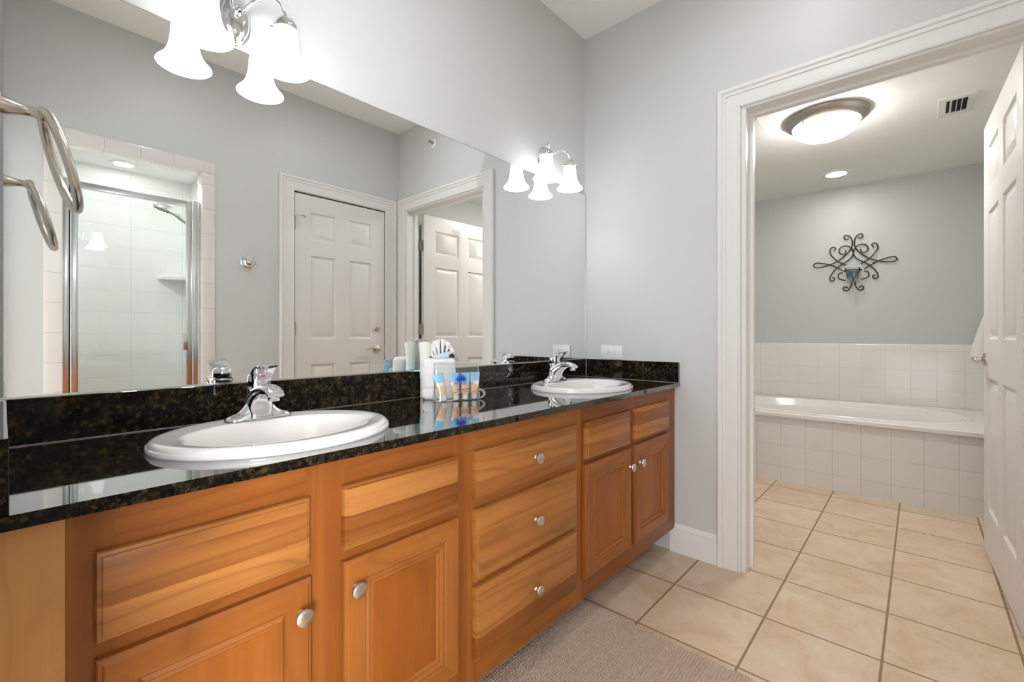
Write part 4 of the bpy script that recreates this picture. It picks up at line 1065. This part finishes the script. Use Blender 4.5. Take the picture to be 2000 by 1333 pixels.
# clear bag with tubes: local x along its front, -y towards the viewer
bgl = (-1.131, -0.192, CT+0.001); brz = R(-21)
bg = thing('amenity_bag', 'clear vinyl amenity bag with blue printing in front of the towels', 'amenity bag', bgl, brz)
def bag_mesh():
    m = MB(); nx, nz = 26, 18; hw, H = 0.084, 0.132
    loops = []
    for i in range(nz+1):
        f = i/nz; z = f*H; dep = 0.021*(1-f)**0.7 + 0.0015
        L = []
        N = 2*nx
        for k in range(N):
            a = 2*PI*k/N; c_, s_ = math.cos(a), math.sin(a)
            x = math.copysign(abs(c_)**0.55, c_)*hw*(1-0.02*f); y = math.copysign(abs(s_)**0.8, s_)*dep
            y += 0.0022*mnoise.noise(Vector((x*45, f*5, 3.0)))*min(1, f*4); x += 0.002*mnoise.noise(Vector((f*9, s_, 1)))
            L.append((x, y, z+0.0008))
        loops.append(L)
    m.loft(loops, True, True, False); return m
bag_mesh().build('pouch', BAG, bg, angle=70)
g = MB()
for sx in (-1, 1):
    pts = [(sx*(0.0835+0.002*math.sin(z*90)), -0.001+0.002*math.sin(z*70+sx), z) for z in [0.004+0.0080*k for k in range(17)]]
    g.tube(pts, [0.004]*3+[0.0024]*14, 8, flat=0.8)
g.tube([(x*0.082, -0.001, 0.1325) for x in [-1+0.1*k for k in range(21)]], 0.0016, 8)
g.tube(crv([(0.080, 0.0, 0.002), (0.090, -0.006, 0.004), (0.103, -0.004, 0.012), (0.106, 0.002, 0.022), (0.097, 0.004, 0.030), (0.086, 0.002, 0.034)], 5), 0.0062, 10, flat=0.45)
g.build('welded_seam', BAG_EDGE, bg, angle=70)
# printing on the front film
MXF = Matrix.Translation((0.020, -0.0245, 0.064)) @ Matrix.Rotation(R(90), 4, 'X')
yb = -0.0235
g = MB()
for k in range(15):
    a = R(-12 + k*(204/14)); a2 = 0.0085 if k % 2 else 0.0065; l_ = (0.030 if k in (7,) else (0.021 if k % 2 else 0.024))
    cx_, cz_ = 0.008, 0.074; dx, dz = math.cos(a), math.sin(a)*0.9
    px_, pz_ = -dz, dx
    g.add([(cx_+px_*0.0012, yb, cz_+pz_*0.0012), (cx_+dx*l_*0.55+px_*0.0024, yb, cz_+dz*l_*0.55+pz_*0.0024), (cx_+dx*l_, yb, cz_+dz*l_), (cx_+dx*l_*0.55-px_*0.0024, yb, cz_+dz*l_*0.55-pz_*0.0024), (cx_-px_*0.0012, yb, cz_-pz_*0.0012)], [(0, 1, 2, 3, 4)])
for sx in (-1, 1): g.add([(0.008, yb, 0.076), (0.008+sx*0.018, yb, 0.062), (0.008+sx*0.021, yb, 0.058), (0.008+sx*0.006, yb, 0.067)], [(0, 1, 2, 3)])
g.add([(0.004, yb, 0.078), (0.0075, yb, 0.052), (0.0095, yb, 0.052), (0.010, yb, 0.078)], [(0, 1, 2, 3)])
g.build('palm_emblem', BLUE_INK, bg, smooth=False, fix=False)
tm = lambda x, z: Matrix.Translation((x, yb-0.0004, z)) @ Matrix.Rotation(R(90), 4, 'X')
text_mesh('printed_name', 'PROPERTIES', 0.0135, BLUE_INK, bg, tm(0.016, 0.0565))
text_mesh('printed_phone', '877.866.3997', 0.0095, PURPLE_INK, bg, tm(0.018, 0.0365))
g = MB(); g.add([(-0.022, yb, 0.0305), (0.062, yb, 0.0305), (0.062, yb, 0.0317), (-0.022, yb, 0.0317)], [(0, 1, 2, 3)]); g.build('printed_rule', PURPLE_INK, bg, smooth=False, fix=False)
# four little tubes inside
MB_ = Matrix.Translation(bgl) @ Matrix.Rotation(brz, 4, 'Z')
labels = ['leftmost small lotion tube, leaning, in the clear bag', 'second small lotion tube from the left in the clear bag', 'third small lotion tube from the left in the clear bag', 'rightmost small lotion tube in the clear bag']
def make_tube():
    t_ = thing('lotion_tube', labels[0], 'lotion tube', group='lotion tubes in the clear bag')
    def sec(w, d, z, n=24): return [(w*math.cos(2*PI*k/n), d*math.sin(2*PI*k/n), z) for k in range(n)]
    MB().loft([sec(0.0120, 0.0085, 0.018), sec(0.0150, 0.0085, 0.022), sec(0.0160, 0.0070, 0.052)], True, True, False, 0).loft([sec(0.0161, 0.0070, 0.052), sec(0.0171, 0.0050, 0.064)], True, False, False, 1).loft([sec(0.0171, 0.0050, 0.064), sec(0.0178, 0.0014, 0.088), sec(0.0179, 0.0008, 0.094)], True, False, True, 2).build('tube_body', [ORANGE_P, CREAM, BLUE_P], t_, angle=60)
    MB().lathe([(0.0, 0.0), (0.0105, 0.0), (0.0108, 0.002), (0.0100, 0.0175), (0.0, 0.0178)], seg=24).build('cap', CREAM, t_)
    return t_
t0 = make_tube()
for i, (x, y, rot) in enumerate(((-0.050, -0.006, -13), (-0.006, -0.007, -4), (0.029, -0.006, 0), (0.064, -0.006, 2))):
    o = t0 if i == 0 else copy_tree(t0)
    o.matrix_world = MB_ @ Matrix.Translation((x, y, 0.0035)) @ Matrix.Rotation(R(rot), 4, 'Y')
    o['label'] = labels[i]
